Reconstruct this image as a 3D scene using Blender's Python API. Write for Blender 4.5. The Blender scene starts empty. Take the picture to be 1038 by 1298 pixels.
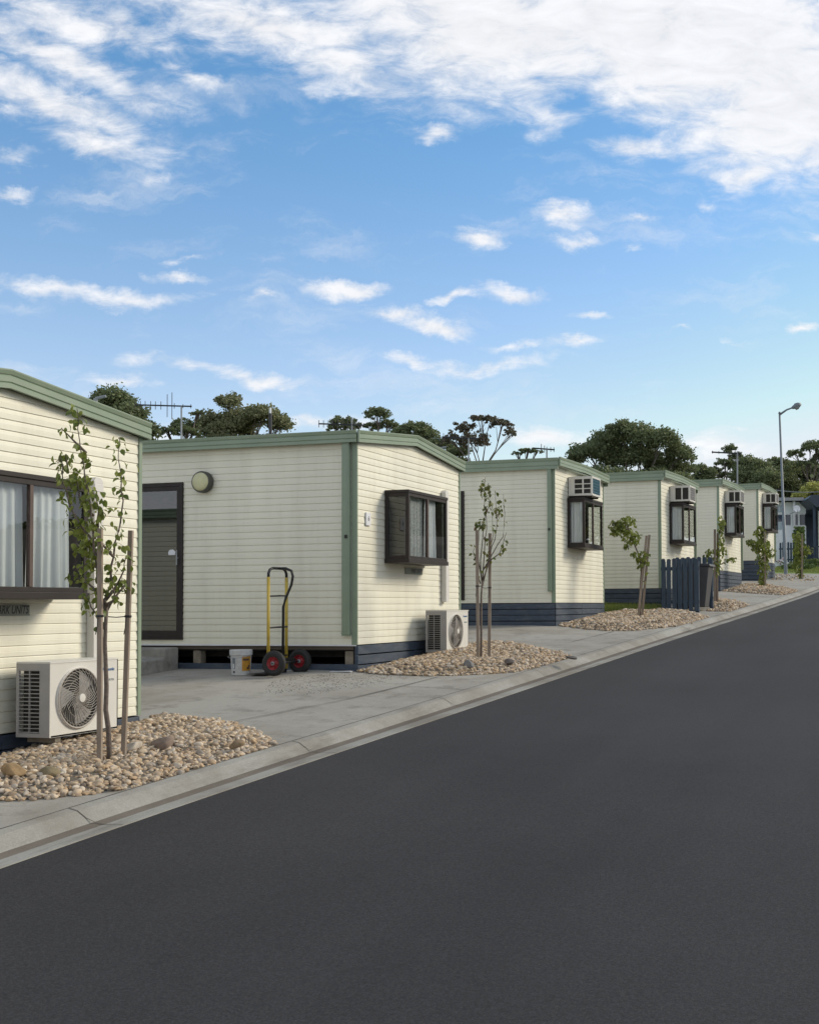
import bpy, math, random
import numpy as np
from math import sin, cos, radians, atan, pi, sqrt
from mathutils import Vector, Matrix
random.seed(7)
S = bpy.context.scene
COL = S.collection

# ------------------------------------------------------------------ camera constants (eye at z = 0)
F, CX, CY = 1505.0, 750.0, 720.0
YAW, PITCH, ROLL = radians(16.2), atan(48.8 / 1505), radians(.37)

def ray(px, py):
    """direction of a photograph pixel, scaled to unit horizontal depth"""
    a = px - CX; b = -(py - CY)
    c, s = cos(ROLL), sin(ROLL)
    a2 = a * c + b * s; b2 = -a * s + b * c
    cp, sp = cos(PITCH), sin(PITCH)
    f = F * cp - b2 * sp; z = F * sp + b2 * cp
    cy, sy = cos(YAW), sin(YAW)
    return ((a2 * cy - f * sy) / f, (a2 * sy + f * cy) / f, z / f)

def at(px, py, Z):
    d = ray(px, py)
    return Vector((d[0] * Z, d[1] * Z, d[2] * Z))

PROF = [(-80, -6.2), (0, -1.53), (12.94, -.763), (20, -.347), (33.2, .42), (39.6, .84), (48.3, 1.27), (60, 1.95), (90, 3.2), (200, 6), (900, 10)]
def interp(P, v):
    if v <= P[0][0]: return P[0][1]
    for (a, za), (b, zb) in zip(P, P[1:]):
        if v <= b: return za + (zb - za) * (v - a) / (b - a)
    return P[-1][1]
def G(x, y):
    return interp(PROF, y) - .035 * (max(-6.8, min(12, x)) + 6.5)
EDGE = [(-30, -4.9), (5.2, -4.75), (6.9, -4.69), (8.7, -4.61), (11, -4.50), (14.5, -4.35), (18, -4.2), (21.2, -4.04), (26.1, -3.78), (35.6, -3.34), (45, -2.85), (60, -1.9), (90, .6), (140, 6)]
def XE(y):
    return (interp(EDGE, y - 1.2) + interp(EDGE, y) + interp(EDGE, y + 1.2)) / 3

# ------------------------------------------------------------------ helpers
class MB:
    def __init__(s): s.v = []; s.f = []; s.m = []
    def add(s, vs, fs, mi=0, M=None):
        o = len(s.v)
        if M is not None: vs = [M @ Vector(p) for p in vs]
        s.v += [tuple(p) for p in vs]
        s.f += [tuple(i + o for i in f) for f in fs]
        s.m += [mi] * len(fs)
    def box(s, x0, x1, y0, y1, z0, z1, mi=0, M=None):
        v = [(x, y, z) for z in (z0, z1) for y in (y0, y1) for x in (x0, x1)]
        s.add(v, [(0, 2, 3, 1), (4, 5, 7, 6), (0, 1, 5, 4), (2, 6, 7, 3), (0, 4, 6, 2), (1, 3, 7, 5)], mi, M)
    def tube(s, pts, r, n=8, mi=0, M=None, cap=True):
        pts = [Vector(p) for p in pts]
        rs = r if isinstance(r, (list, tuple)) else [r] * len(pts)
        vs = []; fs = []
        up = Vector((.13, .21, 1)).normalized()
        t0 = (pts[1] - pts[0]).normalized()
        if abs(t0.dot(up)) > .95: up = Vector((1, .1, 0)).normalized()
        for i, p in enumerate(pts):
            a = pts[max(0, i - 1)]; b = pts[min(len(pts) - 1, i + 1)]
            t = (b - a).normalized()
            u = t.cross(up)
            if u.length < 1e-4: u = Vector((1, 0, 0))
            u.normalize(); w = t.cross(u).normalized(); up = -u.cross(t) if False else w.cross(t) if False else up
            for k in range(n):
                an = 2 * pi * k / n
                vs.append(p + (u * cos(an) + w * sin(an)) * rs[i])
        for i in range(len(pts) - 1):
            for k in range(n):
                k2 = (k + 1) % n
                fs.append((i * n + k, i * n + k2, (i + 1) * n + k2, (i + 1) * n + k))
        if cap:
            fs.append(tuple(range(n))[::-1]); fs.append(tuple((len(pts) - 1) * n + k for k in range(n)))
        s.add(vs, fs, mi, M)
    def lathe(s, prof, n=24, mi=0, M=None, closed=False):
        """prof: (radius, z) pairs, turned about z"""
        vs = []; fs = []
        for r, z in prof:
            for k in range(n):
                a = 2 * pi * k / n; vs.append((r * cos(a), r * sin(a), z))
        for i in range(len(prof) - 1):
            for k in range(n):
                k2 = (k + 1) % n
                fs.append((i * n + k, i * n + k2, (i + 1) * n + k2, (i + 1) * n + k))
        if closed:
            o = (len(prof) - 1) * n
            for k in range(n): fs.append((o + k, o + (k + 1) % n, (k + 1) % n, k))
        else:
            fs.append(tuple(range(n))[::-1]); fs.append(tuple((len(prof) - 1) * n + k for k in range(n)))
        s.add(vs, fs, mi, M)
    def prism(s, poly, a, b, mi=0, M=None, axis='y'):
        """poly of 2-D points extruded from a to b along axis"""
        n = len(poly)
        def P(p, t):
            if axis == 'y': return (p[0], t, p[1])
            if axis == 'x': return (t, p[0], p[1])
            return (p[0], p[1], t)
        vs = [P(p, a) for p in poly] + [P(p, b) for p in poly]
        fs = [(i, (i + 1) % n, n + (i + 1) % n, n + i) for i in range(n)]
        fs += [tuple(range(n))[::-1], tuple(range(n, 2 * n))]
        s.add(vs, fs, mi, M)
    def build(s, name, mats, parent=None, smooth=False, bevel=0):
        me = bpy.data.meshes.new(name)
        me.from_pydata(s.v, [], s.f)
        if not isinstance(mats, (list, tuple)): mats = [mats]
        for m in mats: me.materials.append(m)
        if len(mats) > 1: me.polygons.foreach_set('material_index', s.m)
        me.validate(); me.update()
        import bmesh
        bm = bmesh.new(); bm.from_mesh(me)
        bmesh.ops.recalc_face_normals(bm, faces=bm.faces); bm.to_mesh(me); bm.free()
        if smooth: me.shade_smooth() if smooth is True else None
        o = bpy.data.objects.new(name, me); COL.objects.link(o)
        if parent is not None: o.parent = parent
        if bevel:
            md = o.modifiers.new('bevel', 'BEVEL'); md.width = bevel; md.segments = 2; md.limit_method = 'ANGLE'
        return o

def np_mesh(name, V, Fq, mat, parent=None, smooth=False):
    """fast mesh from numpy verts and faces of equal size"""
    V = np.asarray(V, dtype=np.float32); Fq = np.asarray(Fq, dtype=np.int32)
    k = Fq.shape[1]
    me = bpy.data.meshes.new(name)
    me.vertices.add(len(V)); me.vertices.foreach_set('co', V.ravel())
    me.loops.add(len(Fq) * k); me.loops.foreach_set('vertex_index', Fq.ravel())
    me.polygons.add(len(Fq)); me.polygons.foreach_set('loop_start', np.arange(0, len(Fq) * k, k, dtype=np.int32))
    me.polygons.foreach_set('loop_total', np.full(len(Fq), k, dtype=np.int32))
    if smooth: me.polygons.foreach_set('use_smooth', np.ones(len(Fq), dtype=bool))
    me.materials.append(mat); me.update(calc_edges=True)
    o = bpy.data.objects.new(name, me); COL.objects.link(o)
    if parent is not None: o.parent = parent
    return o

def thing(name, label, cat, loc=(0, 0, 0), rz=0, group=None):
    o = bpy.data.objects.new(name, None); COL.objects.link(o)
    o.empty_display_size = .2
    o.location = loc; o.rotation_euler = (0, 0, rz)
    o['label'] = label; o['category'] = cat
    if group: o['group'] = group
    return o
def tag(o, label, cat, group=None, kind=None):
    o['label'] = label; o['category'] = cat
    if group: o['group'] = group
    if kind: o['kind'] = kind
    return o
def structure(o, kind='structure'):
    o['kind'] = kind; return o
def copy_tree(o, parent=None):
    c = o.copy(); COL.objects.link(c)
    if parent is not None: c.parent = parent
    for ch in list(o.children): copy_tree(ch, c)
    return c

# ------------------------------------------------------------------ materials
def nodes_of(name):
    m = bpy.data.materials.new(name); m.use_nodes = True
    nt = m.node_tree; bs = nt.nodes['Principled BSDF']
    return m, nt, bs
def mat(name, col, rough=.6, var=.08, scale=6, bump=0, bscale=60, metal=0, spec=.5, dirt=None, dscale=1.5, damt=.3, island=0, stretch=None, emit=None):
    m, nt, bs = nodes_of(name)
    N, L = nt.nodes, nt.links
    tc = N.new('ShaderNodeTexCoord'); vec = tc.outputs['Object']
    if stretch:
        mp = N.new('ShaderNodeMapping'); mp.inputs['Scale'].default_value = stretch
        L.new(vec, mp.inputs['Vector']); vec = mp.outputs['Vector']
    nz = N.new('ShaderNodeTexNoise'); nz.inputs['Scale'].default_value = scale; nz.inputs['Detail'].default_value = 6
    L.new(vec, nz.inputs['Vector'])
    rp = N.new('ShaderNodeValToRGB')
    rp.color_ramp.elements[0].position = .3; rp.color_ramp.elements[1].position = .7
    rp.color_ramp.elements[0].color = (*[c * (1 - var) for c in col], 1)
    rp.color_ramp.elements[1].color = (*[min(1, c * (1 + var)) for c in col], 1)
    L.new(nz.outputs['Fac'], rp.inputs['Fac']); out = rp.outputs['Color']
    if island:
        g = N.new('ShaderNodeNewGeometry'); mr = N.new('ShaderNodeMapRange')
        mr.inputs['To Min'].default_value = 1 - island; mr.inputs['To Max'].default_value = 1 + island
        L.new(g.outputs['Random Per Island'], mr.inputs['Value'])
        vm = N.new('ShaderNodeVectorMath'); vm.operation = 'SCALE'
        L.new(out, vm.inputs[0]); L.new(mr.outputs['Result'], vm.inputs['Scale']); out = vm.outputs['Vector']
    if dirt:
        n2 = N.new('ShaderNodeTexNoise'); n2.inputs['Scale'].default_value = dscale; n2.inputs['Detail'].default_value = 8; n2.inputs['Roughness'].default_value = .7
        L.new(vec, n2.inputs['Vector'])
        r2 = N.new('ShaderNodeMapRange'); r2.inputs['From Min'].default_value = .48; r2.inputs['From Max'].default_value = .72
        r2.inputs['To Max'].default_value = damt; L.new(n2.outputs['Fac'], r2.inputs['Value'])
        mx = N.new('ShaderNodeMix'); mx.data_type = 'RGBA'; mx.inputs['B'].default_value = (*dirt, 1)
        L.new(r2.outputs['Result'], mx.inputs['Factor']); L.new(out, mx.inputs['A']); out = mx.outputs['Result']
    L.new(out, bs.inputs['Base Color'])
    bs.inputs['Roughness'].default_value = rough; bs.inputs['Metallic'].default_value = metal
    bs.inputs['Specular IOR Level'].default_value = spec
    if bump:
        n3 = N.new('ShaderNodeTexNoise'); n3.inputs['Scale'].default_value = bscale; n3.inputs['Detail'].default_value = 6
        L.new(tc.outputs['Object'], n3.inputs['Vector'])
        bp = N.new('ShaderNodeBump'); bp.inputs['Strength'].default_value = bump; bp.inputs['Distance'].default_value = .01
        L.new(n3.outputs['Fac'], bp.inputs['Height']); L.new(bp.outputs['Normal'], bs.inputs['Normal'])
    return m

def ramp_mat(name, cols, rough=.8, scale=25, bump=.3, bscale=40, trans=0):
    """colour picked per loose piece from a ramp, times a fine noise"""
    m, nt, bs = nodes_of(name); N, L = nt.nodes, nt.links
    g = N.new('ShaderNodeNewGeometry'); rp = N.new('ShaderNodeValToRGB')
    el = rp.color_ramp.elements
    while len(el) < len(cols): el.new(.5)
    for i, c in enumerate(cols): el[i].position = i / (len(cols) - 1); el[i].color = (*c, 1)
    L.new(g.outputs['Random Per Island'], rp.inputs['Fac'])
    tc = N.new('ShaderNodeTexCoord'); nz = N.new('ShaderNodeTexNoise'); nz.inputs['Scale'].default_value = scale; nz.inputs['Detail'].default_value = 5
    L.new(tc.outputs['Object'], nz.inputs['Vector'])
    mr = N.new('ShaderNodeMapRange'); mr.inputs['To Min'].default_value = .65; mr.inputs['To Max'].default_value = 1.35
    L.new(nz.outputs['Fac'], mr.inputs['Value'])
    vm = N.new('ShaderNodeVectorMath'); vm.operation = 'SCALE'; L.new(rp.outputs['Color'], vm.inputs[0]); L.new(mr.outputs['Result'], vm.inputs['Scale'])
    L.new(vm.outputs['Vector'], bs.inputs['Base Color']); bs.inputs['Roughness'].default_value = rough
    if bump:
        bp = N.new('ShaderNodeBump'); bp.inputs['Strength'].default_value = bump; bp.inputs['Distance'].default_value = .005
        n3 = N.new('ShaderNodeTexNoise'); n3.inputs['Scale'].default_value = bscale; L.new(tc.outputs['Object'], n3.inputs['Vector'])
        L.new(n3.outputs['Fac'], bp.inputs['Height']); L.new(bp.outputs['Normal'], bs.inputs['Normal'])
    if trans:
        tr = N.new('ShaderNodeBsdfTranslucent'); L.new(vm.outputs['Vector'], tr.inputs['Color'])
        mx = N.new('ShaderNodeMixShader'); mx.inputs['Fac'].default_value = trans
        L.new(bs.outputs['BSDF'], mx.inputs[1]); L.new(tr.outputs['BSDF'], mx.inputs[2])
        L.new(mx.outputs['Shader'], N['Material Output'].inputs['Surface'])
    return m

def glass_mat(name, tint=(.75, .78, .78), refl=.08, rough=.0):
    m, nt, bs = nodes_of(name); N, L = nt.nodes, nt.links
    N.remove(bs)
    t = N.new('ShaderNodeBsdfTransparent'); t.inputs['Color'].default_value = (*tint, 1)
    g = N.new('ShaderNodeBsdfGlossy'); g.inputs['Roughness'].default_value = rough; g.inputs['Color'].default_value = (.9, .93, .95, 1)
    lw = N.new('ShaderNodeFresnel'); lw.inputs['IOR'].default_value = 1.5
    ad = N.new('ShaderNodeMath'); ad.operation = 'ADD'; ad.inputs[1].default_value = refl; ad.use_clamp = True
    L.new(lw.outputs['Fac'], ad.inputs[0])
    gb_ = N.new('ShaderNodeNewGeometry'); inv = N.new('ShaderNodeMath'); inv.operation = 'SUBTRACT'; inv.inputs[0].default_value = 1; L.new(gb_.outputs['Backfacing'], inv.inputs[1])
    ml_ = N.new('ShaderNodeMath'); ml_.operation = 'MULTIPLY'; L.new(ad.outputs['Value'], ml_.inputs[0]); L.new(inv.outputs['Value'], ml_.inputs[1]); ad = ml_
    mx = N.new('ShaderNodeMixShader'); L.new(ad.outputs['Value'], mx.inputs['Fac'])
    L.new(t.outputs['BSDF'], mx.inputs[1]); L.new(g.outputs['BSDF'], mx.inputs[2])
    L.new(mx.outputs['Shader'], N['Material Output'].inputs['Surface'])
    return m

M = {}
M['cream'] = mat('cream_cladding', (.755, .73, .605), rough=.45, var=.05, scale=1.2, dirt=(.56, .52, .41), dscale=2.2, damt=.38, stretch=(1.6, 1.6, .22))
M['green'] = mat('green_trim_paint', (.225, .285, .205), rough=.4, var=.06, scale=3, dirt=(.3, .32, .25), damt=.25)
M['roof'] = mat('roof_sheet', (.30, .36, .30), rough=.5, var=.08)
M['navy'] = mat('navy_boards', (.042, .060, .09), rough=.6, var=.18, scale=8, bump=.15, dirt=(.13, .14, .15), dscale=3, damt=.5, stretch=(1, 1, 4))
M['fence'] = mat('navy_fence_paint', (.027, .050, .082), rough=.6, var=.2, scale=6, bump=.2, stretch=(4, 4, .6), dirt=(.09, .10, .11), dscale=3, damt=.4)
M['brown'] = mat('dark_bronze_aluminium', (.032, .026, .024), rough=.5, var=.15, scale=10, spec=.25)
M['brown2'] = mat('brown_reveal', (.085, .055, .045), rough=.6, var=.15, scale=10)
M['inside'] = mat('interior_lining', (.16, .13, .11), rough=.9)
M['black'] = mat('black_rubber', (.018, .018, .018), rough=.7, var=.2, scale=20, bump=.2)
M['blackm'] = mat('black_steel', (.015, .015, .017), rough=.35)
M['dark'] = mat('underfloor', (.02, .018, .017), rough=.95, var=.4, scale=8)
M['white'] = mat('white_enamel', (.66, .64, .59), rough=.4, var=.05, scale=4, dirt=(.45, .42, .36), dscale=4, damt=.35)
M['ducting'] = mat('duct_plastic', (.64, .62, .58), rough=.5, var=.04)
M['greyp'] = mat('grey_plastic', (.33, .32, .31), rough=.5)
M['grille'] = mat('taupe_grille', (.40, .365, .325), rough=.5, var=.08)
M['fandark'] = mat('fan_cavity', (.035, .033, .03), rough=.8)
M['coil'] = mat('teal_coil', (.07, .17, .22), rough=.5, var=.15, scale=30)
M['curtain'] = mat('white_curtain', (.74, .75, .76), rough=.9, var=.05, scale=5)
M['lace'] = mat('lace_curtain', (.45, .45, .44), rough=.95, var=.35, scale=45)
M['glass'] = glass_mat('window_glass', (.88, .90, .90), .04)
M['dglass'] = glass_mat('door_glass', (.22, .23, .23), .10)
M['sglass'] = glass_mat('tinted_glass', (.35, .35, .37), .05)
M['yellow'] = mat('yellow_steel', (.50, .36, .05), rough=.4, var=.12, scale=12, dirt=(.25, .18, .06), dscale=10, damt=.5)
M['red'] = mat('red_rim', (.25, .012, .018), rough=.45, var=.15, scale=10)
M['galv'] = mat('galvanised_steel', (.30, .31, .32), rough=.5, var=.12, scale=8, metal=.3)
M['lampgrey'] = mat('lamp_post_grey', (.17, .20, .22), rough=.5, var=.12, scale=5)
M['stake'] = mat('weathered_timber', (.27, .215, .165), rough=.85, var=.22, scale=5, bump=.3, stretch=(8, 8, 1))
M['bark'] = mat('young_bark', (.15, .12, .10), rough=.9, var=.3, scale=40, bump=.4)
M['gumbark'] = mat('gum_bark', (.14, .12, .10), rough=.9, var=.35, scale=3, bump=.3, bscale=10)
M['stepc'] = mat('old_concrete', (.27, .26, .235), rough=.95, var=.25, scale=5, bump=.5, bscale=30, dirt=(.08, .075, .065), dscale=4, damt=.7)
M['pier'] = mat('pier_timber', (.22, .19, .15), rough=.95, var=.3, scale=10, bump=.3)
M['lampface'] = mat('aged_diffuser', (.56, .54, .32), rough=.35, var=.12, scale=9)
M['lamprim'] = mat('lamp_rim', (.07, .07, .06), rough=.6)
M['bucketw'] = mat('bucket_plastic', (.55, .55, .55), rough=.45, var=.12, scale=14, dirt=(.3, .28, .25), dscale=12, damt=.6)
M['ink'] = mat('dark_ink', (.05, .05, .06), rough=.6)
M['greyink'] = mat('grey_ink', (.18, .21, .24), rough=.6)
M['orange'] = mat('orange_label', (.50, .25, .03), rough=.5, var=.2, scale=14)
M['blueink'] = mat('blue_ink', (.03, .11, .28), rough=.5)
M['plate'] = mat('plate_green_grey', (.25, .27, .22), rough=.6)
M['whitep'] = mat('white_plate', (.68, .69, .72), rough=.5)
M['asphalt_bits'] = None

def asphalt():
    m, nt, bs = nodes_of('asphalt'); N, L = nt.nodes, nt.links
    tc = N.new('ShaderNodeTexCoord')
    a = N.new('ShaderNodeTexNoise'); a.inputs['Scale'].default_value = .35; a.inputs['Detail'].default_value = 9; a.inputs['Roughness'].default_value = .65
    b = N.new('ShaderNodeTexNoise'); b.inputs['Scale'].default_value = 55; b.inputs['Detail'].default_value = 5; b.inputs['Roughness'].default_value = .9
    c = N.new('ShaderNodeTexVoronoi'); c.inputs['Scale'].default_value = 95
    mp = N.new('ShaderNodeMapping'); mp.inputs['Scale'].default_value = (1, .16, 1); mp.inputs['Rotation'].default_value = (0, 0, -.04)
    d = N.new('ShaderNodeTexNoise'); d.inputs['Scale'].default_value = 1.3; d.inputs['Detail'].default_value = 6
    for n in (a, b, c): L.new(tc.outputs['Object'], n.inputs['Vector'])
    L.new(tc.outputs['Object'], mp.inputs['Vector']); L.new(mp.outputs['Vector'], d.inputs['Vector'])
    def mr(src, lo, hi, f0=.3, f1=.7):
        n = N.new('ShaderNodeMapRange'); n.inputs['From Min'].default_value = f0; n.inputs['From Max'].default_value = f1
        n.inputs['To Min'].default_value = lo; n.inputs['To Max'].default_value = hi; L.new(src, n.inputs['Value']); return n.outputs['Result']
    x = mr(a.outputs['Fac'], .86, 1.14); y = mr(b.outputs['Fac'], .55, 1.5); w = mr(d.outputs['Fac'], .90, 1.11); z = mr(c.outputs['Distance'], 1.25, .85, 0, .6)
    def mul(p, q):
        n = N.new('ShaderNodeMath'); n.operation = 'MULTIPLY'; L.new(p, n.inputs[0]); L.new(q, n.inputs[1]); return n.outputs['Value']
    t = mul(mul(x, y), mul(w, z))
    vm = N.new('ShaderNodeVectorMath'); vm.operation = 'SCALE'; vm.inputs[0].default_value = (.040, .038, .0385); L.new(t, vm.inputs['Scale'])
    L.new(vm.outputs['Vector'], bs.inputs['Base Color']); bs.inputs['Roughness'].default_value = .92; bs.inputs['Specular IOR Level'].default_value = .25
    bp = N.new('ShaderNodeBump'); bp.inputs['Strength'].default_value = .5; bp.inputs['Distance'].default_value = .004
    L.new(b.outputs['Fac'], bp.inputs['Height']); L.new(bp.outputs['Normal'], bs.inputs['Normal'])
    return m
def concrete(name, base, stain, streak=False):
    m, nt, bs = nodes_of(name); N, L = nt.nodes, nt.links
    tc = N.new('ShaderNodeTexCoord')
    def noise(sc, det=8, ro=.6, st=None):
        n = N.new('ShaderNodeTexNoise'); n.inputs['Scale'].default_value = sc; n.inputs['Detail'].default_value = det; n.inputs['Roughness'].default_value = ro
        if st:
            mp = N.new('ShaderNodeMapping'); mp.inputs['Scale'].default_value = st; L.new(tc.outputs['Object'], mp.inputs['Vector']); L.new(mp.outputs['Vector'], n.inputs['Vector'])
        else: L.new(tc.outputs['Object'], n.inputs['Vector'])
        return n.outputs['Fac']
    def mr(src, lo, hi, f0=.3, f1=.7):
        n = N.new('ShaderNodeMapRange'); n.inputs['From Min'].default_value = f0; n.inputs['From Max'].default_value = f1
        n.inputs['To Min'].default_value = lo; n.inputs['To Max'].default_value = hi; L.new(src, n.inputs['Value']); return n.outputs['Result']
    mx = N.new('ShaderNodeMix'); mx.data_type = 'RGBA'; mx.inputs['A'].default_value = (*base, 1); mx.inputs['B'].default_value = (*stain, 1)
    L.new(mr(noise(.8, 10, .7), 0, .9, .42, .66), mx.inputs['Factor'])
    vm = N.new('ShaderNodeVectorMath'); vm.operation = 'SCALE'; L.new(mx.outputs['Result'], vm.inputs[0])
    L.new(mr(noise(90, 4, .8), .82, 1.18), vm.inputs['Scale']); out = vm.outputs['Vector']
    m2 = N.new('ShaderNodeMix'); m2.data_type = 'RGBA'; m2.inputs['B'].default_value = (*[c * .55 for c in stain], 1)
    L.new(out, m2.inputs['A']); L.new(mr(noise(3.0, 9, .75, (1, .12, 1) if streak else None), 0, .75, .53, .70), m2.inputs['Factor']); out = m2.outputs['Result']
    L.new(out, bs.inputs['Base Color']); bs.inputs['Roughness'].default_value = .9; bs.inputs['Specular IOR Level'].default_value = .3
    bp = N.new('ShaderNodeBump'); bp.inputs['Strength'].default_value = .25; bp.inputs['Distance'].default_value = .005
    L.new(noise(70), bp.inputs['Height']); L.new(bp.outputs['Normal'], bs.inputs['Normal'])
    return m
M['asphalt'] = asphalt()
M['conc'] = concrete('driveway_concrete', (.34, .322, .283), (.245, .220, .182))
M['kerb'] = concrete('kerb_concrete', (.315, .305, .272), (.20, .178, .145), True)
M['gutter'] = concrete('gutter_stain', (.17, .145, .115), (.11, .09, .07), True)
M['joint'] = mat('joint_dark', (.075, .068, .058), rough=.95, var=.3, scale=9)
M['soil'] = mat('dry_soil', (.13, .115, .08), rough=.95, var=.3, scale=1)
M['lawn'] = mat('lawn_green', (.16, .22, .04), rough=.95, var=.3, scale=2.5, bump=.5, bscale=50)
M['pebble_base'] = mat('pebble_bed_base', (.12, .10, .075), rough=.95, var=.4, scale=30, bump=.5)
PEB = [(.40, .34, .26), (.25, .20, .145), (.44, .39, .32), (.32, .26, .19), (.19, .155, .125), (.36, .27, .17), (.46, .43, .38), (.23, .215, .20), (.39, .33, .25), (.28, .20, .12)]
M['pebble'] = ramp_mat('river_pebbles', [(min(.8,c[0]*1.30), min(.8,c[1]*1.20), min(.8,c[2]*1.08)) for c in PEB], rough=.8, scale=30)
M['leaf'] = ramp_mat('pear_leaves', [(.14, .18, .03), (.21, .25, .045), (.10, .14, .025), (.27, .30, .065), (.16, .19, .04)], rough=.5, scale=60, bump=0, trans=.35)
M['leafy'] = ramp_mat('yellowing_leaves', [(.15, .17, .03), (.10, .14, .025), (.20, .19, .04), (.07, .10, .02), (.16, .08, .04)], rough=.5, scale=60, bump=0, trans=.35)
M['grass'] = ramp_mat('grass_blades', [(.15, .20, .03), (.19, .24, .045), (.23, .24, .07), (.12, .17, .03)], rough=.7, bump=0, trans=.3)
def crown_mat(name, cs):
    return ramp_mat(name, cs, rough=.6, scale=.35, bump=0, trans=.4)
M['gum_dark'] = crown_mat('gum_leaves_dark', [(.14, .18, .075), (.19, .225, .10), (.115, .15, .07), (.24, .26, .125)])
M['gum_olive'] = crown_mat('gum_leaves_olive', [(.20, .22, .10), (.25, .26, .13), (.16, .18, .08), (.29, .28, .16)])
M['gum_brown'] = crown_mat('gum_leaves_reddish', [(.13, .115, .08), (.10, .11, .06), (.17, .12, .09), (.085, .10, .05)])
M['bright_tree'] = crown_mat('yellow_green_leaves', [(.42, .44, .11), (.50, .49, .16), (.33, .36, .08), (.55, .52, .19)])
M['shrub'] = crown_mat('shrub_leaves', [(.07, .11, .03), (.10, .15, .04), (.13, .17, .05)])

# ------------------------------------------------------------------ ground, road, paving
def frange(a, b, st):
    n = max(1, int(round((b - a) / st))); return [a + (b - a) * i / n for i in range(n + 1)]
YS = frange(-30, 60, .5) + frange(61, 140, 2)

def strip(name, ys, xa, xb, nx, dz, m, kind='structure'):
    b = MB(); cols = nx + 1
    for y in ys:
        A, B = xa(y), xb(y)
        for i in range(cols):
            x = A + (B - A) * i / nx
            b.v.append((x, y, G(x, y) + dz))
    for j in range(len(ys) - 1):
        for i in range(nx):
            b.f.append((j * cols + i, j * cols + i + 1, (j + 1) * cols + i + 1, (j + 1) * cols + i)); b.m.append(0)
    o = b.build(name, m); structure(o, kind); return o

# base terrain
gx = [-400, -200, -100, -60, -40, -25, -15, -8, 0, 6, 12, 25, 60, 150, 400]
gy = [-80, -40, -20, -10, 0, 5, 10, 12.94, 20, 26, 33.2, 39.6, 48.3, 55, 60, 75, 90, 130, 200, 400, 900]
b = MB()
for y in gy:
    for x in gx: b.v.append((x, y, G(x, y) - .35))
nx = len(gx)
for j in range(len(gy) - 1):
    for i in range(nx - 1): b.f.append((j * nx + i, j * nx + i + 1, (j + 1) * nx + i + 1, (j + 1) * nx + i)); b.m.append(0)
structure(b.build('ground', M['soil']))
strip('road', YS, XE, lambda y: XE(y) + 8.5, 4, -.07, M['asphalt'])
KB = .40
strip('pavement', [y for y in YS if y <= 49.5], lambda y: -24, lambda y: XE(y) - KB, 8, 0, M['conc'])
strip('verge', YS, lambda y: XE(y) + 8.9, lambda y: XE(y) + 12, 4, -.03, M['lawn'])
b = MB()
for y in YS:
    for d, h in ((12, -.03), (14, .9), (17, 2.2), (22, 3.0), (60, 3.5)): x = XE(y) + d; b.v.append((x, y, G(x, y) + h))
for j in range(len(YS) - 1):
    for i in range(4): b.f.append((j * 5 + i, j * 5 + i + 1, (j + 1) * 5 + i + 1, (j + 1) * 5 + i)); b.m.append(0)
structure(b.build('added_bank', M['soil']))  # unseen bank added across the road to darken window reflections and hide horizon glow

# kerb: a rolled profile swept along the road edge
KP = [(-.02, -.16), (0, -.064), (.14, -.074), (.23, -.071), (.29, -.035), (.335, -.008), (.40, .003), (.42, -.1)]
b = MB(); cols = len(KP); ysk = [y for y in YS]
for y in ysk:
    for d, dz in KP:
        x = XE(y) - d; b.v.append((x, y, G(x, y) + dz))
for j in range(len(ysk) - 1):
    for i in range(cols - 1):
        b.f.append((j * cols + i, j * cols + i + 1, (j + 1) * cols + i + 1, (j + 1) * cols + i))
        b.m.append(1 if i == 2 else 0)
structure(b.build('kerb', [M['kerb'], M['gutter']]))
b = MB()
for y in ysk:
    for d, dz in KP:
        x = XE(y) + 8.5 + d; b.v.append((x, y, G(x, y) + dz))
for j in range(len(ysk) - 1):
    for i in range(cols - 1):
        b.f.append((j * cols + i, j * cols + i + 1, (j + 1) * cols + i + 1, (j + 1) * cols + i)); b.m.append(1 if i == 2 else 0)
structure(b.build('kerb', [M['kerb'], M['gutter']]))

# paving joints: thin dark strips lying on the concrete
def joint(b, pts, w=.012, dz=.004, wob=0):
    P = []
    for (x0, y0), (x1, y1) in zip(pts, pts[1:]):
        n = max(1, int(math.hypot(x1 - x0, y1 - y0) / .35))
        P += [(x0 + (x1 - x0) * i / n, y0 + (y1 - y0) * i / n) for i in range(n)]
    P.append(pts[-1])
    rnd = random.Random(3)
    o = len(b.v)
    for i, (x, y) in enumerate(P):
        a = P[max(0, i - 1)]; c = P[min(len(P) - 1, i + 1)]
        dx, dy = c[0] - a[0], c[1] - a[1]; l = math.hypot(dx, dy); ww = w * rnd.uniform(.6, 1.5)
        ox = rnd.uniform(-wob, wob)
        for s in (-1, 1):
            X = x - dy / l * ww / 2 * s + ox; Y = y + dx / l * ww / 2 * s
            b.v.append((X, Y, G(X, Y) + dz))
    for i in range(len(P) - 1): b.f.append((o + 2 * i, o + 2 * i + 1, o + 2 * i + 3, o + 2 * i + 2)); b.m.append(0)
b = MB()
joint(b, [(XE(y) - .405, y) for y in frange(-10, 49, .5)], .010)
for seg in [[(-6.0, 9.2), (-5.70, 10.8), (-5.60, 12.06), (-5.57, 12.75)], [(-5.8, 16.8), (-5.37, 17.3), (-5.30, 18.53), (-5.25, 19.4)]]: joint(b, seg, .012, wob=.006)
for yy in (11.9, 18.1, 31.2, 37.4): joint(b, [(-5.6 + .06 * (yy - 12), yy), (XE(yy) - .41, yy - .05)], .010)
joint(b, [(-5.58, 12.0), (-12, 11.8)], .008) if False else None
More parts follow.
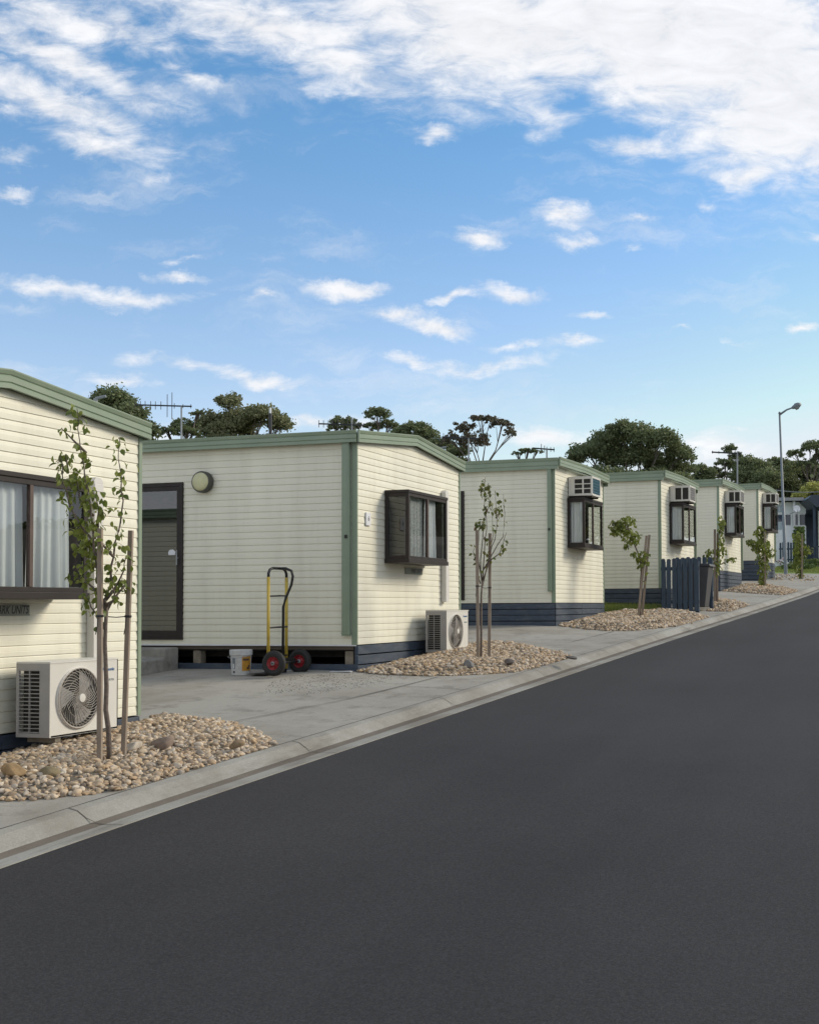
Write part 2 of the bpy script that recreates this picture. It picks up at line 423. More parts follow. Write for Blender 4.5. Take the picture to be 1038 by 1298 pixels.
for xx in (-9.4, -12.5): joint(b, [(xx, 9.1), (xx, 12.8)], .009)
joint(b, [(-6.0, 10.9), (-9.4, 10.9), (-14, 10.9)], .009) if False else None
structure(b.build('paving_joints', M['joint']))
b = MB()
def kz(d):
    return interp([(p[0], p[1]) for p in KP[1:-1]], d)
for yy in [6.1, 8.55, 11.2, 13.8, 16.4, 19.0, 21.6, 24.4, 27.2, 30]:
    ds = [.0, .06, .13, .19, .27, .335, .395]; o = len(b.v)
    for d in ds:
        for s in (0, .008):
            x = XE(yy) - d; b.v.append((x, yy + s + d * .02, G(x, yy) + kz(d) + .004))
    for i in range(len(ds) - 1): b.f.append((o + 2 * i, o + 2 * i + 1, o + 2 * i + 3, o + 2 * i + 2)); b.m.append(0)
structure(b.build('kerb_joints', M['joint']))

# lawn beyond the far end of the row
strip('lawn', frange(49.5, 75, 1.5), lambda y: -40, lambda y: XE(y) - KB - 1.2, 6, -.01, M['lawn'])
strip('path', frange(49.5, 75, 1.5), lambda y: XE(y) - KB - 1.2, lambda y: XE(y) - KB, 1, 0, M['conc'])

# ------------------------------------------------------------------ pebble beds
def in_poly(P, X, Y):
    c = np.zeros(len(X), bool); n = len(P)
    for i in range(n):
        x1, y1 = P[i]; x2, y2 = P[(i + 1) % n]
        k = ((y1 > Y) != (y2 > Y)) & (X < (x2 - x1) * (Y - y1) / (y2 - y1 + 1e-12) + x1)
        c ^= k
    return c
def edge_dist(P, X, Y):
    D = np.full(len(X), 1e9); n = len(P)
    for i in range(n):
        x1, y1 = P[i]; x2, y2 = P[(i + 1) % n]
        dx, dy = x2 - x1, y2 - y1; t = np.clip(((X - x1) * dx + (Y - y1) * dy) / (dx * dx + dy * dy), 0, 1)
        D = np.minimum(D, np.hypot(X - x1 - t * dx, Y - y1 - t * dy))
    return D
import bmesh
def ico(sub):
    bm = bmesh.new(); bmesh.ops.create_icosphere(bm, subdivisions=sub, radius=1)
    V = np.array([v.co[:] for v in bm.verts]); Fc = np.array([[v.index for v in f.verts] for f in bm.faces]); bm.free(); return V, Fc
IV, IF = ico(2)
rng = np.random.default_rng(5)
ROCKT = []
for k in range(14):
    V = IV.copy()
    for _ in range(15):   # flatten by random planes: worn angular stones
        nrm = rng.normal(size=3); nrm /= np.linalg.norm(nrm); h = rng.uniform(.45, .85)
        d = V @ nrm; V -= np.outer(np.maximum(d - h, 0) * .93, nrm)
    V += rng.normal(scale=.02, size=V.shape)
    ROCKT.append(V)
def pebble_bed(label, poly, mound, n, rad=(.018, .042), soil=True, m='pebble'):
    P = poly
    xs = [p[0] for p in P]; ys = [p[1] for p in P]
    def hz(X, Y, D):
        base = np.array([G(a, c) for a, c in zip(X, Y)]); t = np.clip(D / .45, 0, 1)
        return base + mound * (t * t * (3 - 2 * t)) + .012 * np.sin(X * 5.1 + 1) * np.cos(Y * 4.3) * t
    X = rng.uniform(min(xs), max(xs), n * 4); Y = rng.uniform(min(ys), max(ys), n * 4)
    k = in_poly(P, X, Y); X, Y = X[k][:n], Y[k][:n]
    # ragged rim: a few stones spill out
    sp = rng.random(len(X)) < .02
    X = X + np.where(sp, rng.normal(0, .05, len(X)), 0); Y = Y + np.where(sp, rng.normal(0, .05, len(X)), 0)
    D = np.where(in_poly(P, X, Y), edge_dist(P, X, Y), 0)
    Z = hz(X, Y, D)
    R = rng.uniform(0, 1, len(X)) ** 1.8 * (rad[1] - rad[0]) + rad[0]
    Vs = []; Fs = []; o = 0
    nv = len(IV)
    for i in range(len(X)):
        V = ROCKT[rng.integers(len(ROCKT))]
        sc = R[i] * np.array([rng.uniform(.9, 1.45), rng.uniform(.75, 1.1), rng.uniform(.5, .9)])
        a = rng.uniform(0, 2 * pi); ti = rng.normal(0, .35)
        Rz = np.array([[cos(a), -sin(a), 0], [sin(a), cos(a), 0], [0, 0, 1]]); Rx = np.array([[1, 0, 0], [0, cos(ti), -sin(ti)], [0, sin(ti), cos(ti)]])
        Vs.append((V * sc) @ (Rz @ Rx).T + (X[i], Y[i], Z[i] + R[i] * rng.uniform(.05, .55)))
        Fs.append(IF + o); o += nv
    ob = np_mesh('river_pebbles', np.concatenate(Vs), np.concatenate(Fs), M[m], smooth=False)
    tag(ob, label, 'pebble bed', kind='stuff')
    if not soil: return ob
    # soil under the stones
    gxs = np.arange(min(xs) - .1, max(xs) + .1, .06); gys = np.arange(min(ys) - .1, max(ys) + .1, .06)
    XX, YY = np.meshgrid(gxs, gys); fx, fy = XX.ravel(), YY.ravel()
    ins = in_poly(P, fx, fy); DD = np.where(ins, edge_dist(P, fx, fy), -edge_dist(P, fx, fy))
    ZZ = hz(fx, fy, np.maximum(DD, 0)) + np.where(DD < .02, -.03, .006)
    V = np.stack([fx, fy, ZZ], 1); nn = len(gxs)
    idx = np.arange(len(fx)).reshape(len(gys), nn)
    Q = np.stack([idx[:-1, :-1].ravel(), idx[:-1, 1:].ravel(), idx[1:, 1:].ravel(), idx[1:, :-1].ravel()], 1)
    keep = (DD[Q] > -.02).all(1)
    so = np_mesh('soil', V, Q[keep], M['pebble_base'], smooth=True); structure(so)
    return ob
KE = lambda y: XE(y) - .415
pebble_bed('bed of tan river pebbles below the nearest cabin window, around its air conditioner',
    [(-6.72, 4.6), (-6.2, 5.3), (-5.68, 6.12), (-5.42, 6.27), (-5.22, 6.48), (-5.12, 6.7), (KE(7.1), 7.1), (KE(8.1), 8.1), (-5.05, 8.42), (-5.48, 8.82), (-5.92, 9.16), (-6.29, 9.25), (-6.81, 9.36), (-6.74, 8.9)], .075, 8200, (.013, .036))
pebble_bed('bed of tan river pebbles beside the numbered cabin, round the sapling with few leaves',
    [(-6.68, 12.9), (-6.31, 12.76), (-5.74, 12.79), (-5.34, 12.98), (-4.9, 13.45), (KE(14), 14), (KE(15), 15), (-4.72, 15.3), (-5.16, 15.95), (-5.83, 16.5), (-6.7, 16.6)], .075, 7000, (.014, .038))
pebble_bed('bed of tan river pebbles in front of the navy picket screen, under the leaning sapling',
    [(-6.5, 20.15), (-6.0, 19.7), (-5.38, 19.44), (-5.0, 19.6), (KE(20.8), 20.8), (KE(22), 22), (KE(23.2), 23.3), (-4.85, 24.15), (-5.6, 24.2), (-6.2, 23.6), (-6.5, 23.2)], .085, 5200, (.020, .045))
pebble_bed('small bed of tan pebbles just past the picket bin screen',
    [(-4.72, 24.95), (KE(25.1), 25.1), (KE(27.2), 27.3), (-4.75, 28.9), (-5.6, 29.2), (-5.75, 26.5), (-4.75, 26.4)], .06, 2000, (.022, .046))
pebble_bed('far bed of tan pebbles around the bushy sapling at the second-last cabin',
    [(-5.85, 33.4), (-5.44, 32.9), (-4.0, 32.0), (KE(33), 33.2), (KE(34.3), 34.4), (-4.5, 35.6), (-5.9, 36.8)], .09, 2300, (.024, .05))
pebble_bed('thin scatter of pebbles round the base of the last sapling and the lamp post',
    [(-5.6, 41), (-4.2, 40.2), (-3.7, 42.2), (-4.4, 46), (-5.6, 49), (-6.6, 48)], .0, 150, (.03, .06), soil=False)

M['grit'] = ramp_mat('dark_grit', [(.10, .09, .075), (.16, .14, .11), (.07, .065, .06), (.2, .18, .15)], rough=.9, scale=30)
pebble_bed('scatter of fine dark grit on the driveway before the corner of the second cabin',
    [(-7.3, 12.4), (-7.1, 11.6), (-6.7, 10.9), (-6.2, 11.0), (-5.9, 11.9), (-6.0, 12.7), (-6.6, 12.75)], .0, 700, (.003, .007), soil=False, m='grit')
# larger loose rocks, one by one
def rock(label, px, py, Z, r, col, sq=(1.3, 1, .75)):
    p = at(px, py, Z)
    V, Fc = ico(3); V = V.copy()
    for _ in range(12):
        nrm = rng.normal(size=3); nrm /= np.linalg.norm(nrm); h = rng.uniform(.5, .85)
        d = V @ nrm; V -= np.outer(np.maximum(d - h, 0) * .9, nrm)
    V *= np.array(sq) * r
    m = mat('boulder', col, rough=.9, var=.3, scale=14, bump=.6, bscale=30)
    o = np_mesh('rock', V, Fc, m, smooth=True); o.location = (p.x, p.y, G(p.x, p.y) + .075 + r * .25)
    o.rotation_euler = (.2, .1, rng.uniform(0, 6)); tag(o, label, 'rock', 'larger rocks on the pebbles')
rock('orange brown lumpy rock on the pebbles, at the left edge of the photo', 17, 957, 7.9, .085, (.27, .18, .09))
rock('flat brown rock with a dark end, right of the second stake of the nearest sapling', 207, 943, 8.9, .10, (.17, .125, .095), (1.5, 1, .55))
rock('pale flat rock at the foot of the right stake of the nearest sapling', 168, 940, 8.8, .085, (.36, .31, .25), (1.5, 1, .5))
rock('brownish yellow rock half way between the orange rock and the nearest sapling', 63, 962, 7.9, .06, (.20, .16, .09))
rock('grey rock among the pebbles left of the stakes of the bare sapling', 594, 838, 14.3, .075, (.17, .165, .16))
rock('dark rock on the pebbles right of the bare sapling', 645, 832, 14.6, .065, (.12, .10, .09), (1.7, .9, .6))
rock('dark oblong rock on the kerb tip of the pebble bed by the bare sapling', 726, 836, 15.2, .06, (.09, .08, .075), (2.0, .8, .45))
rock('small brown rock near the kerb end of the nearest pebble bed', 300, 921, 9.0, .05, (.24, .17, .10))

# ------------------------------------------------------------------ cabins
W = 3.2; HS = .082; EAVE = 2.45; ROWS = 30
def siding(b, p0, udir, ndir, length, rows, openings=(), gable=None):
    """weatherboards: p0 origin, udir along the wall, ndir outwards; openings (a0, a1, z0, z1)"""
    PR = [(-.001, .0), (.0078, .0025), (.0070, .036), (.0054, .039), (.0060, .043), (.0025, .072), (-.001, HS)]
    for r in range(rows):
        z0 = r * HS; zc = z0 + HS / 2
        segs = [(0, length)]
        for a0, a1, c0, c1 in openings:
            if c0 < zc < c1:
                ns = []
                for s0, s1 in segs:
                    if a1 <= s0 or a0 >= s1: ns.append((s0, s1)); continue
                    if a0 > s0: ns.append((s0, a0))
                    if a1 < s1: ns.append((a1, s1))
                segs = ns
        for s0, s1 in segs:
            o = len(b.v); cnt = 0
            for n, dz in PR:
                z = z0 + dz; a, c = s0, s1
                if gable and z > EAVE:
                    t = (z - EAVE) / gable
                    if t > 1: t = 1
                    a = max(a, t * length / 2); c = min(c, length - t * length / 2)
                    if c - a < .01: a = c = length / 2
                for s in (a, c):
                    q = p0 + udir * s + ndir * n; b.v.append((q.x, q.y, q.z + z))
                cnt += 1
            for i in range(cnt - 1):
                b.f.append((o + 2 * i, o + 2 * i + 1, o + 2 * i + 3, o + 2 * i + 2)); b.m.append(0)

def fascia_profile(h, t=.03):
    return [(0, 0), (t, 0), (t, h * .22), (t - .008, h * .28), (t, h * .34), (t, h * .62), (t - .008, h * .68), (t, h * .74), (t + .008, h * .93), (t + .008, h), (0, h)]

def sweep(b, prof, pts, outs, mi=0):
    """sweep a (out, up) profile along pts with outward vectors outs"""
    n = len(prof); o = len(b.v)
    for p, u in zip(pts, outs):
        for a, h in prof: q = Vector(p) + Vector(u) * a; b.v.append((q.x, q.y, q.z + h))
    for i in range(len(pts) - 1):
        for k in range(n):
            k2 = (k + 1) % n
            b.f.append((o + i * n + k, o + i * n + k2, o + (i + 1) * n + k2, o + (i + 1) * n + k)); b.m.append(mi)
    b.f.append(tuple(o + k for k in range(n))); b.m.append(mi)
    b.f.append(tuple(o + (len(pts) - 1) * n + k for k in range(n))[::-1]); b.m.append(mi)

def curtain(b, x, y0, y1, z0, z1, amp=.018, wl=.09, seed=0, gather=0):
    rnd = random.Random(seed); n = int((y1 - y0) / .008); ph = rnd.uniform(0, 6); nz = 10
    o = len(b.v)
    for j in range(nz + 1):
        z = z0 + (z1 - z0) * j / nz; t = 1 - j / nz
        for i in range(n + 1):
            y = y0 + (y1 - y0) * i / n
            yy = y + gather * t * (i / n - .5) * .3
            k = amp * (.55 + .6 * t) * (sin(2 * pi * y / wl + ph) + .5 * sin(2 * pi * y / (wl * 1.9) + ph * 2 + t * .8) + .25 * sin(2 * pi * y / (wl * .45) + t))
            b.v.append((x + k, yy, z))
    for j in range(nz):
        for i in range(n): b.f.append((o + j * (n + 1) + i, o + j * (n + 1) + i + 1, o + (j + 1) * (n + 1) + i + 1, o + (j + 1) * (n + 1) + i)); b.m.append(0)

def text_mesh(txt, size, name, m, parent, loc, rot, shear=0, ext=.001, align='LEFT', scale=(1, 1, 1), bold=0):
    cu = bpy.data.curves.new(name, 'FONT'); cu.body = txt; cu.size = size; cu.shear = shear; cu.extrude = ext; cu.align_x = align; cu.offset = bold
    to = bpy.data.objects.new('tmp', cu); COL.objects.link(to)
    bpy.context.view_layer.update()
    me = bpy.data.meshes.new_from_object(to.evaluated_get(bpy.context.evaluated_depsgraph_get()))
    bpy.data.objects.remove(to); me.materials.clear(); me.materials.append(m)
    o = bpy.data.objects.new(name, me); COL.objects.link(o); o.parent = parent
    o.location = loc; o.rotation_euler = rot; o.scale = scale
    return o
FACE_X = (radians(90), 0, radians(90))      # text that reads on a face looking along +X

WY0, WY1, WZ0, WZ1, WP = .74, 1.97, 1.06, 1.90, .34
def bay_window(root, front=('curtain', 'curtain'), side='glass', open_=0):
    """box window: root-local, projecting towards +x"""
    fr = MB(); p = .045
    x1 = WP
    for y in (WY0, WY1 - p): fr.box(x1 - p, x1, y, y + p, WZ0, WZ1)          # front posts
    for y in (WY0, WY1 - p): fr.box(.012, .012 + p, y, y + p, WZ0, WZ1)       # wall posts
    fr.box(.012, x1 + .012, WY0 - .012, WY1 + .012, WZ0 - .05, WZ0 + .002)         # sill tray
    fr.box(.012, x1 + .008, WY0 - .008, WY1 + .008, WZ1 - .002, WZ1 + .035)        # head
    mid = (WY0 + WY1) / 2 - .02
    fr.box(x1 - .03, x1 - .002, WY0 + p, WY1 - p, WZ0 + .002, WZ0 + .04); fr.box(x1 - .03, x1 - .002, WY0 + p, WY1 - p, WZ1 - .045, WZ1 - .002)
    for y in (WY0 + .002, WY1 - .03):
        fr.box(.012 + p, x1 - p, y, y + .028, WZ0 + .002, WZ0 + .045); fr.box(.012 + p, x1 - p, y, y + .028, WZ1 - .05, WZ1 - .002)
    w = MB()
    w = fr.build('window', M['brown'], root, bevel=.003)
    mu = MB(); mu.box(x1 - .032, x1 + .003, mid - .018, mid + .018, WZ0 + .04, WZ1 - .045); mu.box(x1 - .045, x1 - .033, mid + .026, mid + .052, WZ0 + .04, WZ1 - .045)
    mu.build('mullion', M['brown2'], w, bevel=.002)
    for a, c in ((WY0 + p, mid - .018), (mid + .018, WY1 - p)):
        g = MB(); g.box(x1 - .018, x1 - .014, a, c, WZ0 + .04, WZ1 - .045); g.build('pane', M['glass'], w)
    for y in (WY0 + .014, WY1 - .018):
        g = MB(); g.box(.012 + p, x1 - p, y, y + .004, WZ0 + .045, WZ1 - .05)
        g.build('side_pane', M['sglass'] if side == 'dark' and y < 1 else M['glass'], w)
    return w

def window_ac(root, z=1.97, y0=.78, y1=1.34, style=0):
    c = MB(); x0, x1, h = .0, .48, .355
    t = .012
    c.box(x0 + .02, x1, y0, y1, z, z + t); c.box(x0 + .02, x1, y0, y1, z + h - t, z + h)
    c.box(x1 - t, x1, y0, y0 + .03, z + t, z + h - t); c.box(x1 - t, x1, y1 - .03, y1, z + t, z + h - t)
    c.box(x1 - t, x1, y0 + .03, y1 - .03, z + t, z + .035); c.box(x1 - t, x1, y0 + .03, y1 - .03, z + h - .035, z + h - t)
    for y in (y0, y1 - t):
        c.box(x0 + .02, x0 + .14, y, y + t, z + t, z + h - t); c.box(x1 - .035, x1 - t, y, y + t, z + t, z + h - t)
        c.box(x0 + .14, x1 - .035, y, y + t, z + t, z + .04); c.box(x0 + .14, x1 - .035, y, y + t, z + h - .05, z + h - t)
        if style == 0:
            c.box(x0 + .285, x0 + .315, y, y + t, z + .04, z + h - .05)
            for k in (1, 2): zz = z + .04 + (h - .09) * k / 3; c.box(x0 + .14, x1 - .035, y + .001, y + t - .001, zz - .009, zz + .009)
        else:
            c.box(x0 + .28, x0 + .31, y, y + t, z + .04, z + h - .05)
    ac = c.build('air_conditioner', M['white'], root, bevel=.002)
    for y in (y0 + .014, y1 - .020):
        g = MB()
        g.box(x0 + .14, x1 - .036, y, y + .006, z + .04, z + h - .05)
        for k in range(12): xx = x0 + .15 + k * .024; g.box(xx, xx + .006, y - .004 if y < 1 else y + .004, y + .004, z + .041, z + h - .051)
        g.build('side_louvre', M['fandark'], ac)
    g = MB(); g.box(x1 - .03, x1 - .016, y0 + .03, y1 - .03, z + .036, z + h - .036)
    for k in range(15): yy = y0 + .045 + k * (y1 - y0 - .1) / 14; g.box(x1 - .016, x1 - .006, yy, yy + .008, z + .036, z + h - .036)
    for k in range(5): zz = z + .07 + k * .052; g.box(x1 - .014, x1 - .004, y0 + .03, y1 - .03, zz, zz + .006)
    g.build('coil_grille', M['coil'] if style == 0 else M['greyp'], ac)
    for y in (y0 + .06, y1 - .08):
        s = MB(); s.box(.02, x1 - .03, y, y + .02, z - .03, z - .001); s.build('bracket', M['brown'], ac)
    return ac

def cabin(name, label, x, y, z, rot=0, L=8.0, rise=.165, over=.045, side_over=.07, fh=.145, side_fh=.145, side_z=2.45, boards=3, board_h=.105,
          side_skirt='boards', door=None, ndoor=None, pipe=None, ac=None, number=None, plate=False, duct=None, wl=None, front=('curtain', 'curtain'),
          side='glass', skirt_step=0, farpipe=False, seed=1, cur=(0, 1)):
    R = thing('cabin', label, 'cabin', (x, y, z), rot, 'cream cabins in a row along the road')
    b = MB()
    X, Y = Vector((1, 0, 0)), Vector((0, 1, 0))
    rows = ROWS + (int(rise / HS) + 1 if rise > .05 else 0)
    siding(b, Vector((0, 0, 0)), Y, X, W, rows, [(WY0 + .03, WY1 - .03, WZ0, WZ1)], rise if rise > .05 else None)
    dr = [(-door[0] - .001 - door[1], -door[0], door[2], door[3])] if door else []
    # -Y wall runs from the front corner back; use parameter measured from the back corner
    op = [(L + a0, L + a1, c0, c1) for a0, a1, c0, c1 in dr]
    siding(b, Vector((-L, 0, 0)), X, -Y, L, ROWS, op)
    nd = [(L - ndoor[0] - ndoor[1], L - ndoor[0], ndoor[2], ndoor[3])] if ndoor else []
    siding(b, Vector((-L, W, 0)), X, Y, L, ROWS, nd)
    siding(b, Vector((-L, 0, 0)), Y, -X, W, rows, (), rise if rise > .05 else None)
    b.box(-.25, -.02, 0.01, W - .01, EAVE - .12, EAVE - .02)
    b.build('wall', M['cream'], R)
    # inner lining, open at the window and door
    i = MB()
    i.box(-L + .05, -.04, .05, W - .05, -.06, 0.0); i.box(-L + .05, -.04, .05, W - .05, 2.36, 2.40)
    i.box(-3.9, -3.86, .05, W - .05, 0.001, 2.359)
    i.box(-.040, -.006, .03, WY0, .001, 2.359); i.box(-.040, -.006, WY1, W - .03, .001, 2.359)
    i.box(-.040, -.006, WY0, WY1, .001, WZ0); i.box(-.040, -.006, WY0, WY1, WZ1, 2.359)
    for yy, dd in ((.012, door), (W - .04, ndoor)):
        if dd:
            a1, a0 = -dd[0], -dd[0] - dd[1]
            i.box(a1, -.042, yy, yy + .028, .001, 2.359); i.box(-3.859, a0, yy, yy + .028, .001, 2.359); i.box(a0, a1, yy, yy + .028, dd[3], 2.359)
            i.box(a0, a1, yy, yy + .028, .001, dd[2]) if dd[2] > .01 else None
        else: i.box(-3.859, -.042, yy, yy + .028, .001, 2.359)
    i.build('interior', M['inside'], R)
    # furniture dimly seen
    # corner trims
    for yy in (-.018, W - .022):
        c = MB(); c.box(-.055, .018, yy, yy + .04, 0, EAVE + .02) if yy > 1 else c.box(-.055, .016, yy, yy + .022, 0, EAVE + .01)
        c.build('corner_trim', M['green'], R)
    for yy in (-.018, W - .022):
        c = MB(); c.box(-L - .018, -L + .04, yy, yy + .04, 0, EAVE + .01); c.build('corner_trim', M['green'], R)
    # roof and fascia
    y0, y1 = -side_over, W + side_over; ap = W / 2
    zt = EAVE - .01
    r = MB()
    er = .015 if rise > .05 else 0
    if rise > .05:
        for sgn, (ya, yb, za, zb) in enumerate(((y0 + .01, ap, zt + .10, zt + .10 + rise), (ap, y1 - .01, zt + .10 + rise, zt + .10))):
            r.prism([(ya, za), (yb, zb), (yb, zb + .02), (ya, za + .02)], -L - .05, over + .0, axis='x')
    else:
        r.prism([(y0 + .01, zt + .11), (ap, zt + .11 + rise), (y1 - .01, zt + .11), (y1 - .01, zt + .13), (ap, zt + .13 + rise), (y0 + .01, zt + .13)], -L - .05, over, axis='x')
        r.box(-.02, over, y0 + .02, y1 - .02, zt + .0, zt + .02)      # soffit
    for k in range(int(W / .19)):
        yy = y0 + .1 + k * .19; t = 1 - abs(yy - ap) / (W / 2); zz = zt + (.12 if rise > .05 else .13) + rise * max(0, t)
        r.box(-L - .05, over - .01, yy, yy + .03, zz - .01, zz + .012)
    rf = r.build('roof', M['roof'], R)
    f = MB(); pr = fascia_profile(fh)
    sweep(f, pr, [(over, y0, zt), (over, ap, zt + rise), (over, y1, zt)], [(1, 0, 0)] * 3)
    f.build('fascia', M['green'], rf)
    for yy, sg in ((y0, -1), (y1, 1)):
        f = MB(); sweep(f, fascia_profile(side_fh, .035), [(over - .004, yy, side_z - .01), (-L - .06, yy, side_z - .01)], [(0, sg, 0)] * 2)
        f.build('gutter', M['green'], rf)
    if rise > .05:
        f = MB(); f.box(over + .03, over + .045, y0 - .038, y0 - .02, zt + .0, zt + fh + .005); f.build('fascia_joint', M['whitep'] if False else M['green'], rf)
    # skirting
    gb = -(boards * (board_h + .012)) - .002
    def skirt(xa, ya, xb, yb, slope):
        """boards between two points; the lowest follows the ground"""
        s = MB(); dx, dy = xb - xa, yb - ya; l = math.hypot(dx, dy); ux, uy = dx / l, dy / l; nx_, ny_ = uy, -ux
        for k in range(boards + 2):
            zt_ = -.012 - k * (board_h + .012); zb_ = zt_ - board_h
            if zb_ < gb - .35: break
            for t0, t1 in ((0, l / 2 - .003), (l / 2 + .003, l)):
                P = []
                jit = random.Random(k * 7 + int(t0 * 10)).uniform(-.003, .003)
                for t in (t0, t1):
                    for nn in (0.0, .018):
                        P.append((xa + ux * t + nx_ * nn, ya + uy * t + ny_ * nn))
                vs = [(*P[0], zb_ + jit), (*P[1], zb_ + jit), (*P[3], zb_ + jit), (*P[2], zb_ + jit), (*P[0], zt_ + jit), (*P[1], zt_ + jit), (*P[3], zt_ + jit), (*P[2], zt_ + jit)]
                s.add(vs, [(0, 1, 2, 3), (4, 7, 6, 5), (0, 4, 5, 1), (1, 5, 6, 2), (2, 6, 7, 3), (3, 7, 4, 0)])
            # backing seen in the gaps
        s.build('skirting', M['navy'], R, bevel=.003)
    skirt(0.002, 0, 0.002, W, 0)
    if side_skirt == 'boards': skirt(-L, -.002, 0, -.002, 0)
    skirt(0, W + .002, -L, W + .002, 0)
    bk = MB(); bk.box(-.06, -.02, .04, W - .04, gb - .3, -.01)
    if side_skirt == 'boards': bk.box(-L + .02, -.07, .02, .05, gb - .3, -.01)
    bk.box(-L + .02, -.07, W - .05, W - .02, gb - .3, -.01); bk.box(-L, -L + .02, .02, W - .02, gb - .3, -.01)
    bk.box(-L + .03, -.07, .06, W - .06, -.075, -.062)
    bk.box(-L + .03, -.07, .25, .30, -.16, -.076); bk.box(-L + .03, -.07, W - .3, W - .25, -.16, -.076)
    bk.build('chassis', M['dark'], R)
    if side_skirt == 'open':
        s = MB(); s.box(-L, -.02, .01, .03, -.325, -.235); s.box(-.02, .004, -.004, .04, -.345, -.01)
        s.build('bottom_rail', M['navy'], R, bevel=.003)
        for xx in (-.18, -2.30, -4.6):
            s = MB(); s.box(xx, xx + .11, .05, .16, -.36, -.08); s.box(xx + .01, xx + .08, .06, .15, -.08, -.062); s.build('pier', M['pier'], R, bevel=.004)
        s = MB(); s.box(-L, .0, -.014, -.002, -.0145, .002); s.build('base_angle', M['whitep'], R)
    # downpipe: flat rectangular
    if pipe:
        d = MB(); xa, xb, zb = pipe; d.box(xa, xb, -.075, -.018, zb, side_z + .0); d.box(xa - .005, xb + .005, -.08, -.016, zb + .02, zb + .04)
        d.box(xa + .018, xb - .018, -.0745 - .004, -.0752, zb + .05, side_z - .02)
        dp = d.build('downpipe', M['green'], R, bevel=.004)
        e = MB(); e.box(xb - .05, xb - .018, -.092, -.0795, 1.285, 1.325); e.build('sensor_box', M['blackm'], dp)
    if farpipe:
        d = MB(); d.box(.0, .06, W + .02, W + .07, .1, side_z); d.build('downpipe', M['green'], R, bevel=.004)
    # bay window, curtains
    w = bay_window(R, side=side)
    mid = (WY0 + WY1) / 2
    for k, (a, c_) in enumerate(((WY0 + .06, mid - .03), (mid + .03, WY1 - (.13 if plate and not door else .22)))):
        if cur[k] is None: continue
        q = MB(); curtain(q, WP - .075, a, c_, WZ0 + .015, WZ1 - .02, seed=seed * 3 + k, amp=.014 if cur[k] else .006, wl=.085 if cur[k] else .05, gather=.12 if cur[k] else 0)
        q.build('curtain', M['curtain'] if cur[k] else M['lace'], w, smooth=True)
    if cur[0] is None:      # drape drawn across the near side pane
        q = MB(); curtain(q, -.07, .065, WP - .06, WZ0 + .015, WZ1 - .02, seed=seed + 40, amp=.012, wl=.07)
        q.v = [(y_, WY0 - x_ , z_) for x_, y_, z_ in q.v]
        q.build('curtain', M['curtain'], w, smooth=True)
    rv = MB(); rv.box(.02, WP - .06, WY1 - .055, WY1 - .022, WZ0 + .046, WZ1 - .051) if side != 'clear' else rv.box(.02, .05, WY1 - .055, WY1 - .022, WZ0 + .046, WZ1 - .051)
    rv.build('reveal', M['brown2'] if side != 'lace' else M['curtain'], w)
    if door or ndoor:
        for dd, yy, sg in ((door, 0, -1), (ndoor, W, 1)):
            if not dd: continue
            a1, a0, z0, z1 = -dd[0], -dd[0] - dd[1], dd[2], dd[3]
            ya, yb = (yy - .028, yy + .012) if sg < 0 else (yy - .012, yy + .028)
            f = MB(); f.box(a0 - .01, a0 + .035, ya, yb, z0 - .01, z1 + .01); f.box(a1 - .035, a1 + .01, ya, yb, z0 - .01, z1 + .01)
            f.box(a0 + .035, a1 - .035, ya, yb, z1 - .03, z1 + .01); f.box(a0 + .035, a1 - .035, ya, yb, z0 - .01, z0 + .02)
            dn = f.build('door', M['brown'], R, bevel=.002)
            ya2, yb2 = (yy - .022, yy + .008) if sg < 0 else (yy - .008, yy + .022)
            f = MB(); f.box(a0 + .036, a0 + .08, ya2, yb2, z0 + .021, z1 - .031); f.box(a1 - .08, a1 - .036, ya2, yb2, z0 + .021, z1 - .031)
            f.box(a0 + .08, a1 - .08, ya2, yb2, z1 - .085, z1 - .031); f.box(a0 + .08, a1 - .08, ya2, yb2, z0 + .021, z0 + .10)
            f.build('door_leaf', M['brown'], dn, bevel=.002)
            f = MB(); ym = (ya2 + yb2) / 2; f.box(a0 + .081, a1 - .081, ym - .003, ym + .003, z0 + .101, z1 - .086); f.build('pane', M['dglass'], dn)
            if sg < 0:
                f = MB(); f.tube([(a1 - .058, ya2 - .03, z0 + .93), (a1 - .058, ya2 - .03, z0 + 1.12)], .008, 8); f.tube([(a1 - .058, ya2 - .03, z0 + 1.02), (a1 - .058, ya2, z0 + 1.02)], .012, 8)
                f.build('handle', M['galv'], dn)
                f = MB(); f.prism([(a1 - .20, z0 + 1.06), (a1 - .11, z0 + 1.06), (a1 - .10, z0 + 1.10), (a1 - .14, z0 + 1.13), (a1 - .19, z0 + 1.125), (a1 - .21, z0 + 1.09)], ym - .006, ym - .004, axis='y')
                f.build('sticker', M['whitep'], dn)
    if wl:
        f = MB(); Mx = Matrix.Translation((wl[0], -.012, wl[1])) @ Matrix.Rotation(radians(90), 4, 'X')
        f.lathe([(.118, -.0), (.135, .012), (.136, .075), (.13, .092), (.112, .094)], 40, M=Mx); lp = f.build('wall_lamp', M['lamprim'], R, smooth=False)
        f = MB(); f.lathe([(.116, .09), (.112, .103), (.085, .114), (.045, .119), (.012, .12)], 40, M=Mx); q = f.build('lamp_shade', M['lampface'], lp, smooth=True)
    if number:
        f = MB(); f.box(.012, .026, .205, .325, 1.455, 1.615); nn = f.build('house_number', M['whitep'], R, bevel=.002)
        text_mesh(number, .085, 'numeral', M['ink'], nn, (.0265, .25, 1.515), FACE_X)
